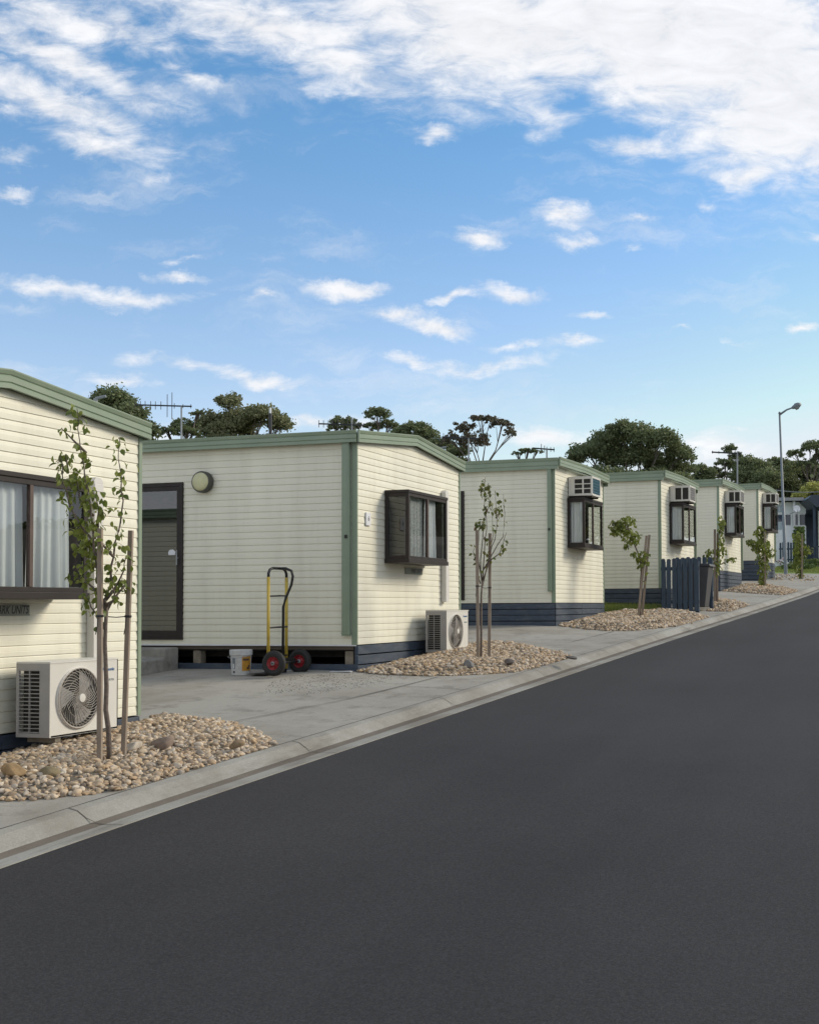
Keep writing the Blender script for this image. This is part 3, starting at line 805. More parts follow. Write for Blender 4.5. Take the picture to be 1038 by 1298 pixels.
    if plate:
        f = MB(); f.box(.011, .0155, 1.33, 1.875, .893, .968); f.box(.011, .018, 1.33, 1.875, .886, .894)
        pn = f.build('name_plate', M['plate'], R)
        t = text_mesh('PARK UNITS', .088, 'lettering', M['ink'], pn, (.0156, 1.86, .903), FACE_X, shear=.28, bold=.0012, align='RIGHT')
        t.scale = (.72, 1, 1)
    if duct:
        f = MB(); f.box(.012, .085, duct[0], duct[0] + .11, duct[1], duct[2] - .055)
        f.prism([(duct[0], duct[2] - .055), (duct[0] + .11, duct[2] - .055), (duct[0] + .11, duct[2] - .03), (duct[0] + .08, duct[2]), (duct[0] + .03, duct[2]), (duct[0], duct[2] - .03)], .012, .08, axis='x')
        f.build('duct', M['ducting'], R, bevel=.004)
    if ac is not None: window_ac(R, style=ac)
    if rise > .05:   # roof vent stub
        f = MB(); f.tube([(-.1, W - .45, EAVE + .05), (-.1, W - .45, EAVE + .28)], .018, 8); f.tube([(-.1, W - .45, EAVE + .28), (-.02, W - .42, EAVE + .30)], .012, 6)
        f.build('vent_pipe', M['galv'], rf)
    return R

WY0, WY1 = .95, 2.13
cabA = cabin('cabin', 'nearest cream cabin, cut off by the left edge, with curtained bay window', -6.76, 5.74, -.929, ndoor=(2.2, .8, .06, 2.02), ac=None, plate=True, duct=(2.52, .52, 2.03), seed=2, cur=(1, 1), side='brown')
WY0, WY1 = .74, 1.97
cabB = cabin('cabin', 'second cream cabin from the left, with round wall lamp, glass door and number plate', -6.71, 12.94, -.445, side_skirt='open', door=(2.42, .74, .07, 2.03), pipe=(-.16, -.065, .11),
             wl=(-2.10, 2.035), number='6', plate=True, duct=(2.52, .52, 2.1), seed=5, cur=(0, 1), side='dark')
cabC = cabin('cabin', 'cream cabin behind the bare staked sapling, teal-fronted air conditioner over its bay window', -6.52, 20.08, .07, rise=.03, over=.10, side_over=.05, fh=.155, side_fh=.20, side_z=2.39, boards=4, board_h=.095,
             door=(1.73, .8, .07, 2.03), pipe=(-.11, -.04, .2), ac=0, seed=8, cur=(None, None), side='clear')
T = radians(-1.8)
cabD = cabin('cabin', 'cream cabin directly behind the navy picket screen, its window filled by a white blind', -5.81, 25.45, .39, rot=T, rise=.03, over=.10, side_over=.05, fh=.155, side_fh=.20, side_z=2.39, boards=4, board_h=.095, ac=1, seed=11, cur=(None, None), farpipe=True, side='clear')
cabE = cabin('cabin', 'cream cabin just past the picket screen, second from the lamp post', -5.89, 33.2, 1.0, rot=T, rise=.03, over=.10, side_over=.05, fh=.155, side_fh=.20, side_z=2.39, boards=5, board_h=.10, ac=1, seed=13, cur=(None, None), farpipe=True, side='brown')
cabF = cabin('cabin', 'farthest cream cabin of the row, nearest the lamp post', -5.70, 39.6, 1.5, rot=T, rise=.03, over=.10, side_over=.05, fh=.155, side_fh=.20, side_z=2.39, boards=5, board_h=.115, ac=1, seed=17, cur=(None, None), farpipe=True, side='brown')

# ------------------------------------------------------------------ split-system outdoor units
def outdoor_unit(label, x, y, z):
    """front faces +X; local y along the width"""
    R = thing('air_conditioner', label, 'air conditioner', (x, y, z), 0, 'outdoor air conditioner units beside the cabins')
    w, d, h = .76, .30, .55; cy, cz, r = .30, .275, .225
    b = MB()
    # front sheet with a round hole
    n = 40; xf = 0
    ring = [(cy + r * cos(2 * pi * k / n), cz + r * sin(2 * pi * k / n)) for k in range(n)]
    sq = []
    for k in range(n):
        a = 2 * pi * k / n; c, s = cos(a), sin(a)
        t = min(((w - cy) if c > 0 else cy) / abs(c) if abs(c) > 1e-6 else 9, ((h - cz) if s > 0 else cz) / abs(s) if abs(s) > 1e-6 else 9)
        sq.append((cy + c * t, cz + s * t))
    o = len(b.v)
    for p in ring: b.v.append((0, p[0], p[1]))
    for p in sq: b.v.append((0, p[0], p[1]))
    for k in range(n): b.f.append((o + k, o + (k + 1) % n, o + n + (k + 1) % n, o + n + k)); b.m.append(0)
    for (a, c) in (((0, 0)), ((w, 0)), ((w, h)), ((0, h))): pass
    for ya, yb, za, zb in ((0, 0, 0, 0),): pass
    # corners left by the radial cut
    for cyy, czz in ((0, 0), (w, 0), (w, h), (0, h)):
        ks = sorted(range(n), key=lambda k: (sq[k][0] - cyy) ** 2 + (sq[k][1] - czz) ** 2)[:2]
        i = len(b.v); b.v.append((0, cyy, czz)); b.f.append((i, o + n + ks[0], o + n + ks[1])); b.m.append(0)
    b.box(-d, -.001, 0, .012, 0, .03); b.box(-d, -.001, 0, .012, h - .05, h); b.box(-.085, -.001, 0, .012, .03, h - .05); b.box(-d, -d + .02, 0, .012, .03, h - .05)
    b.box(-d, 0, w - .01, w, 0, h); b.box(-d, .004, -.003, w + .003, h, h + .012); b.box(-d, 0, .012, w - .01, -.002, .012)
    body = b.build('casing', M['white'], R)
    g = MB(); g.box(-d + .02, -.02, .05, w - .03, .03, h - .02); g.build('fan_cavity', M['fandark'], R)
    g = MB()
    for k in range(17): zz = .035 + k * (h - .09) / 16; g.box(-d + .02, -.085, -.004, .010, zz, zz + .006)
    for xx in (-d + .02, -.185, -.09): g.box(xx, xx + .006, -.005, .011, .03, h - .05)
    g.box(-.084, -.0, -.004, -.001, 0, h); g.box(-d, -.084, -.004, -.001, h - .05, h); g.box(-d, -d + .02, -.004, -.001, 0, h - .05); g.box(-d + .02, -.084, -.004, -.001, 0, .03)
    g.build('side_grille', M['greyp'], R)
    # fan grille: rings and swept spokes, slightly domed
    g = MB()
    for rr in (.228, .205, .15, .095, .055):
        g.tube([(.012 + .022 * (1 - (rr / .23) ** 2), cy + rr * cos(2 * pi * k / 36), cz + rr * sin(2 * pi * k / 36)) for k in range(37)], .0016 if rr < .22 else .008, 5, cap=False)
    for s in range(36):
        a0 = 2 * pi * s / 36
        g.tube([(.014 + .022 * (1 - (rr / .23) ** 2), cy + rr * cos(a0 + 1.1 * (rr / .22) ** 1.3), cz + rr * sin(a0 + 1.1 * (rr / .22) ** 1.3)) for rr in (.03, .07, .11, .15, .19, .225)], .0023, 4, cap=False)
    fg = g.build('fan_grille', M['grille'], R, smooth=True)
    Mx = Matrix.Translation((.0, cy, cz)) @ Matrix.Rotation(radians(90), 4, 'Y')
    g = MB(); g.lathe([(.236, .0), (.236, .014), (.226, .018), (.222, .004)], 40, M=Mx, closed=True); g.build('fan_ring', M['white'], R)
    g = MB(); g.lathe([(.034, .036), (.032, .044), (.01, .046)], 24, M=Mx); g.build('hub', M['white'], R)
    g = MB()
    for k in range(3):
        a0 = k * 2 * pi / 3
        for j in range(6):
            a = a0 + j * .16; a2 = a + .16
            o = len(g.v)
            for rr, aa in ((.04, a), (.2, a + .5), (.2, a2 + .5), (.04, a2)): g.v.append((-.018 + .012 * (j / 6), cy + rr * cos(aa), cz + rr * sin(aa)))
            g.f.append((o, o + 1, o + 2, o + 3)); g.m.append(0)
    g.build('fan_blade', M['greyp'], R)
    g = MB(); g.box(-d + .03, -.02, .08, .14, -.045, -.003); g.box(-d + .03, -.02, w - .16, w - .1, -.045, -.003); g.build('foot', M['pier'], R)
    text_mesh('Panasonic', .036, 'logo', M['blueink'], body, (.0012, w - .185, h - .085), FACE_X, ext=.0006, bold=.0008)
    text_mesh('INVERTER', .024, 'lettering', M['greyink'], body, (.0012, w - .155, h - .165), FACE_X, ext=.0006)
    return R
acA = outdoor_unit('white outdoor air conditioner with round fan grille, beside the nearest sapling', -6.33, 7.36, -.95)
acB = outdoor_unit('white outdoor air conditioner left of the bare sapling, below the second bay window', -6.26, 14.62, -.60)

# ------------------------------------------------------------------ hand truck, bucket, step
def hand_truck():
    x, y = -7.47, 12.47; z = G(x, y)
    R = thing('hand_truck', 'yellow and black two-wheeled hand truck with red rims, standing by the cabin wall', 'hand truck', (x, y, z), 0)
    hw = .20
    for s in (-1, 1):
        b = MB(); b.tube([(-.03, s * hw, .06), (-.03, s * hw, 1.15)], .019, 10); b.build('rail', M['yellow'], R, smooth=True)
    b = MB()
    arc = [(-.03, -hw, 1.13), (-.03, -hw, 1.19), (-.03, -hw + .03, 1.235), (-.03, -hw + .09, 1.255), (-.03, hw - .09, 1.255), (-.03, hw - .03, 1.235), (-.03, hw, 1.19), (-.03, hw, 1.13)]
    b.tube(arc, .017, 8)
    b.build('top_handle', M['blackm'], R, smooth=True)
    b = MB()
    b.tube([(-.03, .02, 1.255), (.06, .03, 1.255), (.13, .04, 1.225), (.15, .04, 1.16), (.13, .04, 1.06), (.06, .03, .90), (.035, .02, .80), (.03, .02, .20)], .016, 8)
    b.build('loop_handle', M['blackm'], R, smooth=True)
    b = MB()
    for zz in (.93, .56, .22): b.tube([(-.02, -hw, zz - .005), (.0, 0, zz), (-.02, hw, zz)], .011, 6)
    b.build('rung', M['blackm'], R)
    b = MB(); b.box(-.30, -.04, -.22, .22, .010, .016); b.box(-.045, -.035, -.22, .22, .010, .16); b.build('toe_plate', M['blackm'], R)
    b = MB(); b.tube([(.10, -.33, .145), (.10, .33, .145)], .012, 8)
    for s in (-1, 1): b.box(-.03, .11, s * .17 - .006, s * .17 + .006, .12, .19)
    b.build('axle', M['blackm'], R)
    for s in (-1, 1):
        Mx = Matrix.Translation((.10, s * .29, .145)) @ Matrix.Rotation(radians(-90 * s if s > 0 else 90), 4, 'X')
        w = MB(); w.lathe([(.078, -.028), (.115, -.036), (.138, -.026), (.145, -.008), (.145, .008), (.138, .026), (.115, .036), (.078, .028)], 36, M=Mx, closed=True)
        for k in range(36):
            a = 2 * pi * k / 36; Mk = Mx @ Matrix.Rotation(a, 4, 'Z'); w.box(.1435, .1475, -.005, .005, -.022, .022, M=Mk)
        wo = w.build('wheel', M['black'], R)
        w = MB(); w.lathe([(.03, -.02), (.05, -.008), (.066, -.016), (.0775, -.0285), (.0775, .0285), (.066, .016), (.05, .008), (.03, .02)], 30, M=Mx)
        for k in range(5):
            a = 2 * pi * k / 5; Mk = Mx @ Matrix.Rotation(a, 4, 'Z'); w.box(.035, .072, -.007, .007, .012, .026, M=Mk); w.box(.035, .072, -.007, .007, -.026, -.012, M=Mk)
        w.build('rim', M['red'], wo)
        w = MB(); w.lathe([(.018, -.04), (.022, -.036), (.022, .036), (.018, .04)], 16, M=Mx); w.build('hub', M['galv'], wo)
    return R
hand_truck()
def bucket():
    p = (-7.92, 12.36); z = G(*p)
    R = thing('bucket', 'white plastic bucket with lid and orange label, left of the hand truck', 'bucket', (*p, z), 0)
    b = MB(); b.lathe([(.105, 0), (.108, .004), (.121, .245), (.121, .25)], 40); b.build('tub', M['bucketw'], R)
    b = MB(); b.lathe([(.126, .235), (.131, .24), (.132, .295), (.128, .302), (.115, .303)], 40); b.build('lid', M['bucketw'], R)
    def patch(b, a0, a1, z0, z1, off=.0015, n=10):
        o = len(b.v)
        for j, zz in enumerate((z0, z1)):
            rr = .108 + (.121 - .108) * zz / .245 + off
            for i in range(n + 1):
                a = a0 + (a1 - a0) * i / n; b.v.append((rr * cos(a), rr * sin(a), zz))
        for i in range(n): b.f.append((o + i, o + i + 1, o + n + 2 + i, o + n + 1 + i)); b.m.append(0)
    D = radians
    b = MB(); patch(b, D(-52), D(8), .055, .225); l = b.build('label', M['orange'], R)
    b = MB(); patch(b, D(-47), D(-8), .175, .20, .0025); patch(b, D(-22), D(-6), .075, .10, .0025); patch(b, D(-15), D(0), .10, .12, .0025); b.build('print', M['brown2'], l)
    b = MB(); patch(b, D(-112), D(-92), .08, .21); l = b.build('label', M['greyink'], R)
    b = MB(); patch(b, D(-108), D(-98), .085, .14, .0025); b.build('print', M['whitep'], l)
    b = MB(); patch(b, D(-109), D(-95), .03, .055); b.build('stamp', M['ink'], R)
    b = MB(); b.tube([(-.131 * cos(t), -.02 - .135 * sin(t) * .35 - .10 * sin(t), .235 - .028 * sin(t) - .0) for t in [pi * k / 14 for k in range(15)]], .003, 6); b.build('handle', M['galv'], R)
bucket()
b = MB(); x0, x1 = -10.4, -9.17
zg = -.86
b.prism([(12.06, zg), (12.92, zg), (12.92, -.480), (12.64, -.480), (12.64, -.61), (12.06, -.62)], x0, x1, axis='x')
o = b.build('step', M['stepc'], None, bevel=.02)
tag(o, 'worn grey concrete double step below the glass door', 'step')
b = MB(); zc = G(-6.9, 12.7) + .012
b.add([(-6.99, 12.80, zc), (-6.72, 12.82, zc + .004), (-6.70, 12.87, zc + .005), (-6.97, 12.86, zc)], [(0, 1, 2, 3)])
b.box(-6.99, -6.72, 12.80, 12.86, zc - .01, zc)
o = b.build('offcut', M['whitep']); tag(o, 'thin pale offcut lying at the corner of the second cabin', 'offcut')

# ------------------------------------------------------------------ young trees with stakes
def leaf_verts():
    """a drooping folded ovate leaf, length 1 along -Z"""
    ws = [(0, 0), (.12, .22), (.34, .36), (.6, .30), (.84, .13), (1.0, 0)]
    V = []; Fc = []
    for t, w in ws:
        curl = .25 * sin(t * 2.2)
        V += [(-w, .10 * w / .36 + curl, -t), (0, curl, -t), (w, .10 * w / .36 + curl, -t)]
    for i in range(len(ws) - 1):
        a = 3 * i; Fc += [(a, a + 1, a + 4, a + 3), (a + 1, a + 2, a + 5, a + 4)]
    return np.array(V), np.array(Fc)
LV, LF = leaf_verts()
def rotm(ax, ay, az):
    return np.array((Matrix.Rotation(az, 3, 'Z') @ Matrix.Rotation(ay, 3, 'Y') @ Matrix.Rotation(ax, 3, 'X')))
def leaves(name, pts, size, m, parent, rnd):
    Vs = []; Fs = []; o = 0
    for p in pts:
        s = size * rnd.uniform(.65, 1.2)
        Rm = rotm(rnd.gauss(0, .5), rnd.gauss(0, .5), rnd.uniform(0, 6.28))
        Vs.append((LV * s * np.array([.9, 1, 1])) @ Rm.T + np.array(p)); Fs.append(LF + o); o += len(LV)
    return np_mesh(name, np.concatenate(Vs), np.concatenate(Fs), m, parent, smooth=True)

def sapling(label, Z, trunk, branches, lsize=.05, leafm='leaf', r0=.016, seed=0, twig=True, clusters=()):
    """trunk / branches: (px, py) polylines measured on the photo, set at depth Z and given depth of their own;
    each branch: (points, leaves per metre, spread)"""
    rnd = random.Random(seed)
    base = at(*trunk[0], Z); gz = G(base.x, base.y) + .05; base.z = gz
    R = thing('young_tree', label, 'young tree', tuple(base), 0, 'staked young trees along the kerb')
    view = Vector((-sin(YAW), cos(YAW), 0))
    def P(pts, dep0, dep1):
        out = []
        for i, p in enumerate(pts):
            t = i / max(1, len(pts) - 1); out.append(at(*p, Z) + view * (dep0 + (dep1 - dep0) * t))
        return out
    tp = P(trunk, 0, 0); tp[0].z = gz - .08
    b = MB(); n = len(tp)
    b.tube([q - base for q in tp], [r0 * (1 - .35 * i / (n - 1)) for i in range(n)], 8)
    b.build('trunk', M['bark'], R, smooth=True)
    lp = []; b = MB()
    for pts, dens, spread in branches:
        d0 = 0; d1 = rnd.uniform(-.22, .25)
        q = P(pts, d0, d1)
        # subdivide with slight wobble
        qq = [q[0]]
        for a, c in zip(q, q[1:]):
            mid = (a + c) / 2 + Vector((rnd.gauss(0, .006), rnd.gauss(0, .01), rnd.gauss(0, .004))); qq += [mid, c]
        m_ = len(qq); b.tube([v - base for v in qq], [max(.0028, r0 * .55 * (1 - .8 * i / (m_ - 1))) for i in range(m_)], 6)
        # leaves in spur clusters
        for a, c in zip(qq[1:], qq[2:] + [qq[-1]]):
            l = (c - a).length if c is not a else .05
            k = 1.25 * dens * max(l, .04); k = int(k) + (rnd.random() < k % 1)
            for _ in range(k):
                t = rnd.random(); s = a + (c - a) * t
                off = Vector((rnd.gauss(0, 1), rnd.gauss(0, 1), rnd.gauss(0, .6))); off = off.normalized() * rnd.uniform(.3, 1.15) * spread
                e = s + off
                if twig and rnd.random() < .4: b.tube([s - base, (s + e) / 2 + Vector((0, 0, .006)) - base, e - base], .0014, 3, cap=False)
                lp.append(e - base)
                if rnd.random() < .5: lp.append(e - base + Vector((rnd.gauss(0, .02), rnd.gauss(0, .02), rnd.gauss(0, .015))))
    for (cx, cy, rx, ry, cnt) in clusters:
        for _ in range(cnt):
            a = rnd.uniform(0, 6.28); r = sqrt(rnd.random()) * 1.0
            q = at(cx + rx * r * cos(a), cy + ry * r * sin(a), Z) + view * rnd.gauss(0, rx / F * Z * .7)
            lp.append(q - base)
    b.build('branch', M['bark'], R, smooth=True)
    leaves('leaves', [tuple(v) for v in lp], lsize, M[leafm], R, rnd)
    return R, base
def stake(label, Z, p0, p1, w=.032, tie=None, twist=.3, lean=0):
    a = at(*p0, Z); a.z = G(a.x, a.y) - .05; c = at(*p1, Z)
    view = Vector((-sin(YAW), cos(YAW), 0)); c += view * lean
    R = thing('timber_stake', label, 'stake', tuple(a), 0, 'timber stakes holding the young trees')
    ax = (c - a); L_ = ax.length; q = Vector((0, 0, 1)).rotation_difference(ax.normalized()).to_matrix().to_4x4() @ Matrix.Rotation(twist, 4, 'Z')
    b = MB(); h = w / 2; b.box(-h, h, -h, h, 0, L_, M=q); b.build('post', M['stake'], R, bevel=.002)
    if tie:   # webbing strap to the trunk
        t = MB(); s = at(*tie[0], Z) - a
        k = (s.z) / ax.z; s = ax * k + Vector((0, 0, 0)); e = at(*tie[1], Z) - a; e.z = s.z
        t.tube([s + Vector((0, -.02, .0)), (s + e) / 2 + Vector((0, -.015, -.006)), e + Vector((0, -.014, 0))], .004, 6)
        rr = h + .003; t.box(-rr, rr, -rr, rr, L_ * k - .008, L_ * k + .008, M=q)
        t.tube([s + Vector((0, -.02, 0)), s + Vector((.004, -.03, -.06)), s + Vector((-.012, -.03, -.13))], .003, 5)
        t.build('tie', M['blackm'], R)
    return R

ZA = 8.45
sapling('tallest sapling, leafy twin leaders reaching the roof of the nearest cabin', ZA,
    [(140, 943), (137.5, 925), (134, 900), (135, 870), (134, 845), (133, 815), (134, 790), (135.5, 768)],
    [([(134, 785), (129, 755), (124.5, 715), (121, 682), (119, 654), (117, 631), (113, 606), (109, 574), (106, 546), (106, 521)], 46, .058),
     ([(135.5, 768), (135, 752), (140, 735), (143, 705), (149, 672), (152, 650), (151, 620), (149, 590), (147, 570), (148, 553)], 36, .058),
     ([(121, 690), (108, 672), (96, 650), (90, 625), (86, 600), (85, 580)], 60, .07),
     ([(119, 654), (105, 640), (97, 615), (95, 595)], 60, .06), ([(124, 702), (118, 700), (108, 682), (98, 668)], 60, .07),
     ([(124, 705), (112, 690), (103, 700), (96, 690)], 50, .06), ([(117, 631), (100, 610), (80, 605)], 55, .055),
     ([(130, 765), (120, 745), (108, 735), (100, 730)], 50, .05), ([(134, 800), (125, 785), (116, 770), (110, 755)], 45, .055), ([(124, 720), (112, 716), (104, 722)], 45, .06),
     ([(135, 760), (148, 742), (158, 722), (161, 705)], 38, .05), ([(124, 668), (130, 655), (134, 640), (134, 628)], 62, .055),
     ([(135, 775), (145, 752), (152, 735), (150, 745)], 26, .05), ([(136, 768), (148, 762), (153, 745), (158, 736)], 5, .03), ([(143, 705), (136, 690), (132, 680)], 22, .04), ([(86, 600), (88, 577)], 38, .05),
     ([(109, 574), (100, 560), (93, 548)], 20, .045)],
    lsize=.054, r0=.019, seed=4)
stake('timber stake tied left of the nearest, tallest sapling', ZA - .1, (126.5, 955), (127, 670), tie=((126.5, 781), (133, 783)))
stake('timber stake tied right of the nearest, tallest sapling, leaning right', ZA + .15, (156, 948), (166, 672.5), tie=((160, 781.5), (136, 783)))

ZB = 15.0
sapling('bare-looking sapling with few yellow leaves, between the second and third cabins', ZB,
    [(609.5, 836), (610, 790), (610, 754), (611.5, 736)],
    [([(611.5, 736), (614, 700), (617, 670), (614, 640), (615, 605)], 6, .05), ([(611, 740), (609, 710), (612, 680), (613, 660), (620, 640), (619, 612)], 5, .05),
     ([(612, 736), (622, 700), (628, 685), (631, 655), (629, 624)], 5, .05), ([(613, 722), (625, 700), (637, 680), (639, 650), (637, 625)], 4, .05),
     ([(609, 740), (604, 715), (601, 700), (603, 695)], 7, .03), ([(616, 716), (633, 702), (640, 680), (642, 675)], 7, .03), ([(611, 745), (620, 700), (624, 680), (622, 640)], 2, .04),
     ([(610, 730), (606, 700), (608, 668)], 3, .05)],
    lsize=.055, leafm='leafy', r0=.016, seed=9, clusters=[(615, 618, 7, 12, 40), (617, 640, 5, 10, 14), (608, 664, 7, 5, 30), (632, 645, 5, 14, 26), (602, 703, 2, 4, 4), (639, 690, 3, 8, 6)])
stake('timber stake left of the bare sapling, topped by a leaf tuft', ZB - .05, (606, 836), (604.5, 672), .038, tie=((606, 743), (611, 744)))
stake('timber stake right of the bare sapling', ZB + .1, (620, 833), (621, 676), .038, tie=((620, 745), (611.5, 744)))

ZC = 22.6
sapling('sapling bent to the left with a dense leafy top, in front of the picket screen', ZC,
    [(811, 780), (811.6, 745), (813, 722), (811, 707), (806, 695), (801.6, 684), (797, 671), (792, 661)],
    [([(797, 671), (786, 668), (776, 664)], 40, .09), ([(813, 722), (818, 712), (819, 700)], 40, .07), ([(812, 715), (804, 703), (802, 701)], 40, .06), ([(801, 684), (795, 690), (794, 694)], 30, .06), ([(811, 740), (818, 735), (818, 725)], 12, .05)],
    lsize=.078, r0=.018, seed=21, clusters=[(781, 668, 10, 10, 90), (795, 664, 11, 11, 130), (802, 681, 10, 8, 90), (813, 705, 7, 8, 50), (812, 716, 4, 5, 22), (794, 692, 4, 4, 14), (788, 676, 8, 6, 30)])
stake('paired timber stake beside the left-bent sapling, the more upright one', ZC - .05, (808, 780), (819.5, 679), .045)
stake('paired timber stake beside the left-bent sapling, the one leaning farther right', ZC + .12, (813, 780), (823, 678), .045)

ZE = 27.4
sapling('sapling standing just right of the picket screen, with a side shoot to the right', ZE,
    [(908, 770), (908, 740), (908, 715), (910, 700)],
    [([(910, 700), (912, 680), (914, 658)], 30, .07), ([(908, 715), (900, 704), (896, 700)], 25, .09), ([(909, 718), (920, 711), (931, 708)], 14, .06)],
    lsize=.088, r0=.017, seed=31, clusters=[(914, 662, 4, 9, 34), (900, 703, 7, 8, 50), (912, 698, 7, 12, 60), (905, 712, 7, 8, 40), (928, 709, 7, 3, 20), (908, 722, 5, 7, 26), (915, 680, 3, 8, 12)])
stake('dark timber stake just right of the picket screen', ZE - .06, (906, 770), (906, 671), .05)
stake('pale timber stake behind the sapling right of the picket screen', ZE + .12, (909, 770), (909.5, 676), .045)
ZF = 34.8
sapling('bushy sapling clothed with leaves down to the pebbles, by the second-last cabin', ZF,
    [(967, 748), (967, 725), (967, 700), (966, 680)],
    [([(967, 700), (955, 690), (948, 684)], 20, .1), ([(966, 700), (978, 697)], 20, .1), ([(966, 690), (966, 668)], 20, .1)],
    lsize=.105, r0=.02, seed=41, clusters=[(964, 675, 6, 9, 100), (966, 690, 9, 9, 140), (960, 694, 8, 6, 60), (975, 700, 7, 6, 60), (967, 707, 8, 8, 110), (951, 687, 5, 4, 34), (968, 720, 7, 8, 90), (966, 733, 5, 8, 60), (967, 743, 4, 5, 40)])
stake('timber stake in the bushy sapling by the second-last cabin', ZF - .12, (970, 747), (969, 674), .05)
ZG_ = 42.4
sapling('last sapling, right of the lamp post base', ZG_,
    [(1015, 737), (1015, 715), (1014, 695)],
    [([(1014, 700), (1010, 690), (1012, 676)], 16, .1), ([(1015, 705), (1026, 696)], 14, .1)],
    lsize=.13, r0=.024, seed=51, clusters=[(1012, 682, 6, 9, 70), (1013, 700, 7, 11, 110), (1024, 697, 6, 5, 40), (1010, 714, 6, 7, 40), (1015, 726, 3, 8, 40)])
stake('timber stake in the last sapling by the lamp post', ZG_ - .15, (1016.5, 736), (1016.5, 677), .055)

# ------------------------------------------------------------------ picket bin screen and bin
def picket_panel(label, xa, xb, y, n, h=1.12, ry=0):
    z = G((xa + xb) / 2, y); R = thing('picket_fence', label, 'picket fence', (xa, y, z), ry, 'navy picket screens around the bin')
    w = (xb - xa) / n; rnd = random.Random(n)
    for k in range(n):
        x0 = k * w + .014; x1 = (k + 1) * w - .016; zt = h + rnd.uniform(-.012, .012); c = .022; z0 = .02
        b = MB(); b.prism([(x0, z0), (x1, z0), (x1, zt - c), (x1 - c, zt), (x0 + c, zt), (x0, zt - c)], -.02, 0, axis='y'); b.build('picket', M['fence'], R, bevel=.002)
    for zz in (.18, .88):
        b = MB(); b.box(0, xb - xa, .001, .04, zz, zz + .07); b.build('rail', M['fence'], R)
    for x0 in (.01, xb - xa - .09):
        b = MB(); b.box(x0, x0 + .075, .041, .115, -.05, h - .06); b.build('post', M['fence'], R)
    return R
picket_panel('navy picket screen, the wide panel facing the camera before the bin', -5.60, -4.78, 24.5, 7, 1.13)
picket_panel('navy picket screen behind the bin, the farther of the two panels', -5.62, -4.76, 26.0, 7, 1.13)
def bin_():
    x, y = -5.02, 25.25; z = G(x, y); R = thing('wheelie_bin', 'dark grey wheelie bin between the two navy picket screens', 'bin', (x, y, z), radians(90))
    b = MB(); n = [(-.23, -.26, .06), (.23, -.26, .06), (.23, .24, .06), (-.23, .24, .06), (-.29, -.36, .93), (.29, -.36, .93), (.29, .32, .93), (-.29, .32, .93)]
    b.add(n, [(0, 3, 2, 1), (4, 5, 6, 7), (0, 1, 5, 4), (1, 2, 6, 5), (2, 3, 7, 6), (3, 0, 4, 7)]); b.build('tub', mat('bin_plastic', (.06, .06, .062), rough=.55), R, bevel=.015)
    b = MB(); b.prism([(-.40, .93), (.36, .93), (.38, .96), (.1, 1.02), (-.38, .985)], -.31, .31, axis='x'); b.build('lid', mat('bin_lid', (.035, .035, .04), rough=.5), R, bevel=.01)
    for s in (-1, 1):
        b = MB(); b.lathe([(.09, -.025), (.1, -.02), (.1, .02), (.09, .025)], 20, M=Matrix.Translation((s * .25, .27, .1)) @ Matrix.Rotation(radians(90), 4, 'Y')); b.build('wheel', M['black'], R)
    b = MB(); b.tube([(-.24, .36, .9), (.24, .36, .9)], .016, 8); b.build('handle', M['blackm'], R)
bin_()

# ------------------------------------------------------------------ grass between the third and fourth cabins
def grass_patch(poly, n, h, label):
    xs = [p[0] for p in poly]; ys = [p[1] for p in poly]
    X = rng.uniform(min(xs), max(xs), n * 3); Y = rng.uniform(min(ys), max(ys), n * 3); k = in_poly(poly, X, Y); X, Y = X[k][:n], Y[k][:n]
    a = rng.uniform(0, 6.28, len(X)); hh = h * rng.uniform(.5, 1.2, len(X)); w = .006 + .004 * rng.random(len(X))
    Zg = np.array([G(p, q) for p, q in zip(X, Y)]) + .03
    dx, dy = np.cos(a) * w, np.sin(a) * w; lx, ly = rng.normal(0, .3, len(X)) * hh, rng.normal(0, .3, len(X)) * hh
    V = np.stack([np.stack([X - dx, Y - dy, Zg], 1), np.stack([X + dx, Y + dy, Zg], 1), np.stack([X + lx, Y + ly, Zg + hh], 1)], 1).reshape(-1, 3)
    o = np_mesh('grass', V, np.arange(len(V)).reshape(-1, 3), M['grass']); tag(o, label, 'grass', kind='stuff')
GP = [(-9.0, 23.4), (-6.45, 23.55), (-5.95, 23.7), (-5.62, 24.15), (-5.7, 25.4), (-9.0, 25.4)]
grass_patch(GP, 9000, .10, 'green grass between the third and fourth cabins')
b = MB(); o0 = 0
b.v = [(x, y, G(x, y) + .025) for x, y in GP]; b.f = [tuple(range(len(GP)))]; b.m = [0]
structure(b.build('lawn', M['lawn']))
grass_patch([(-9, 49.6), (-4.2, 49.6), (-3.6, 53), (-3.2, 58), (-9.5, 58)], 16000, .07, 'green lawn grass in front of the white building')

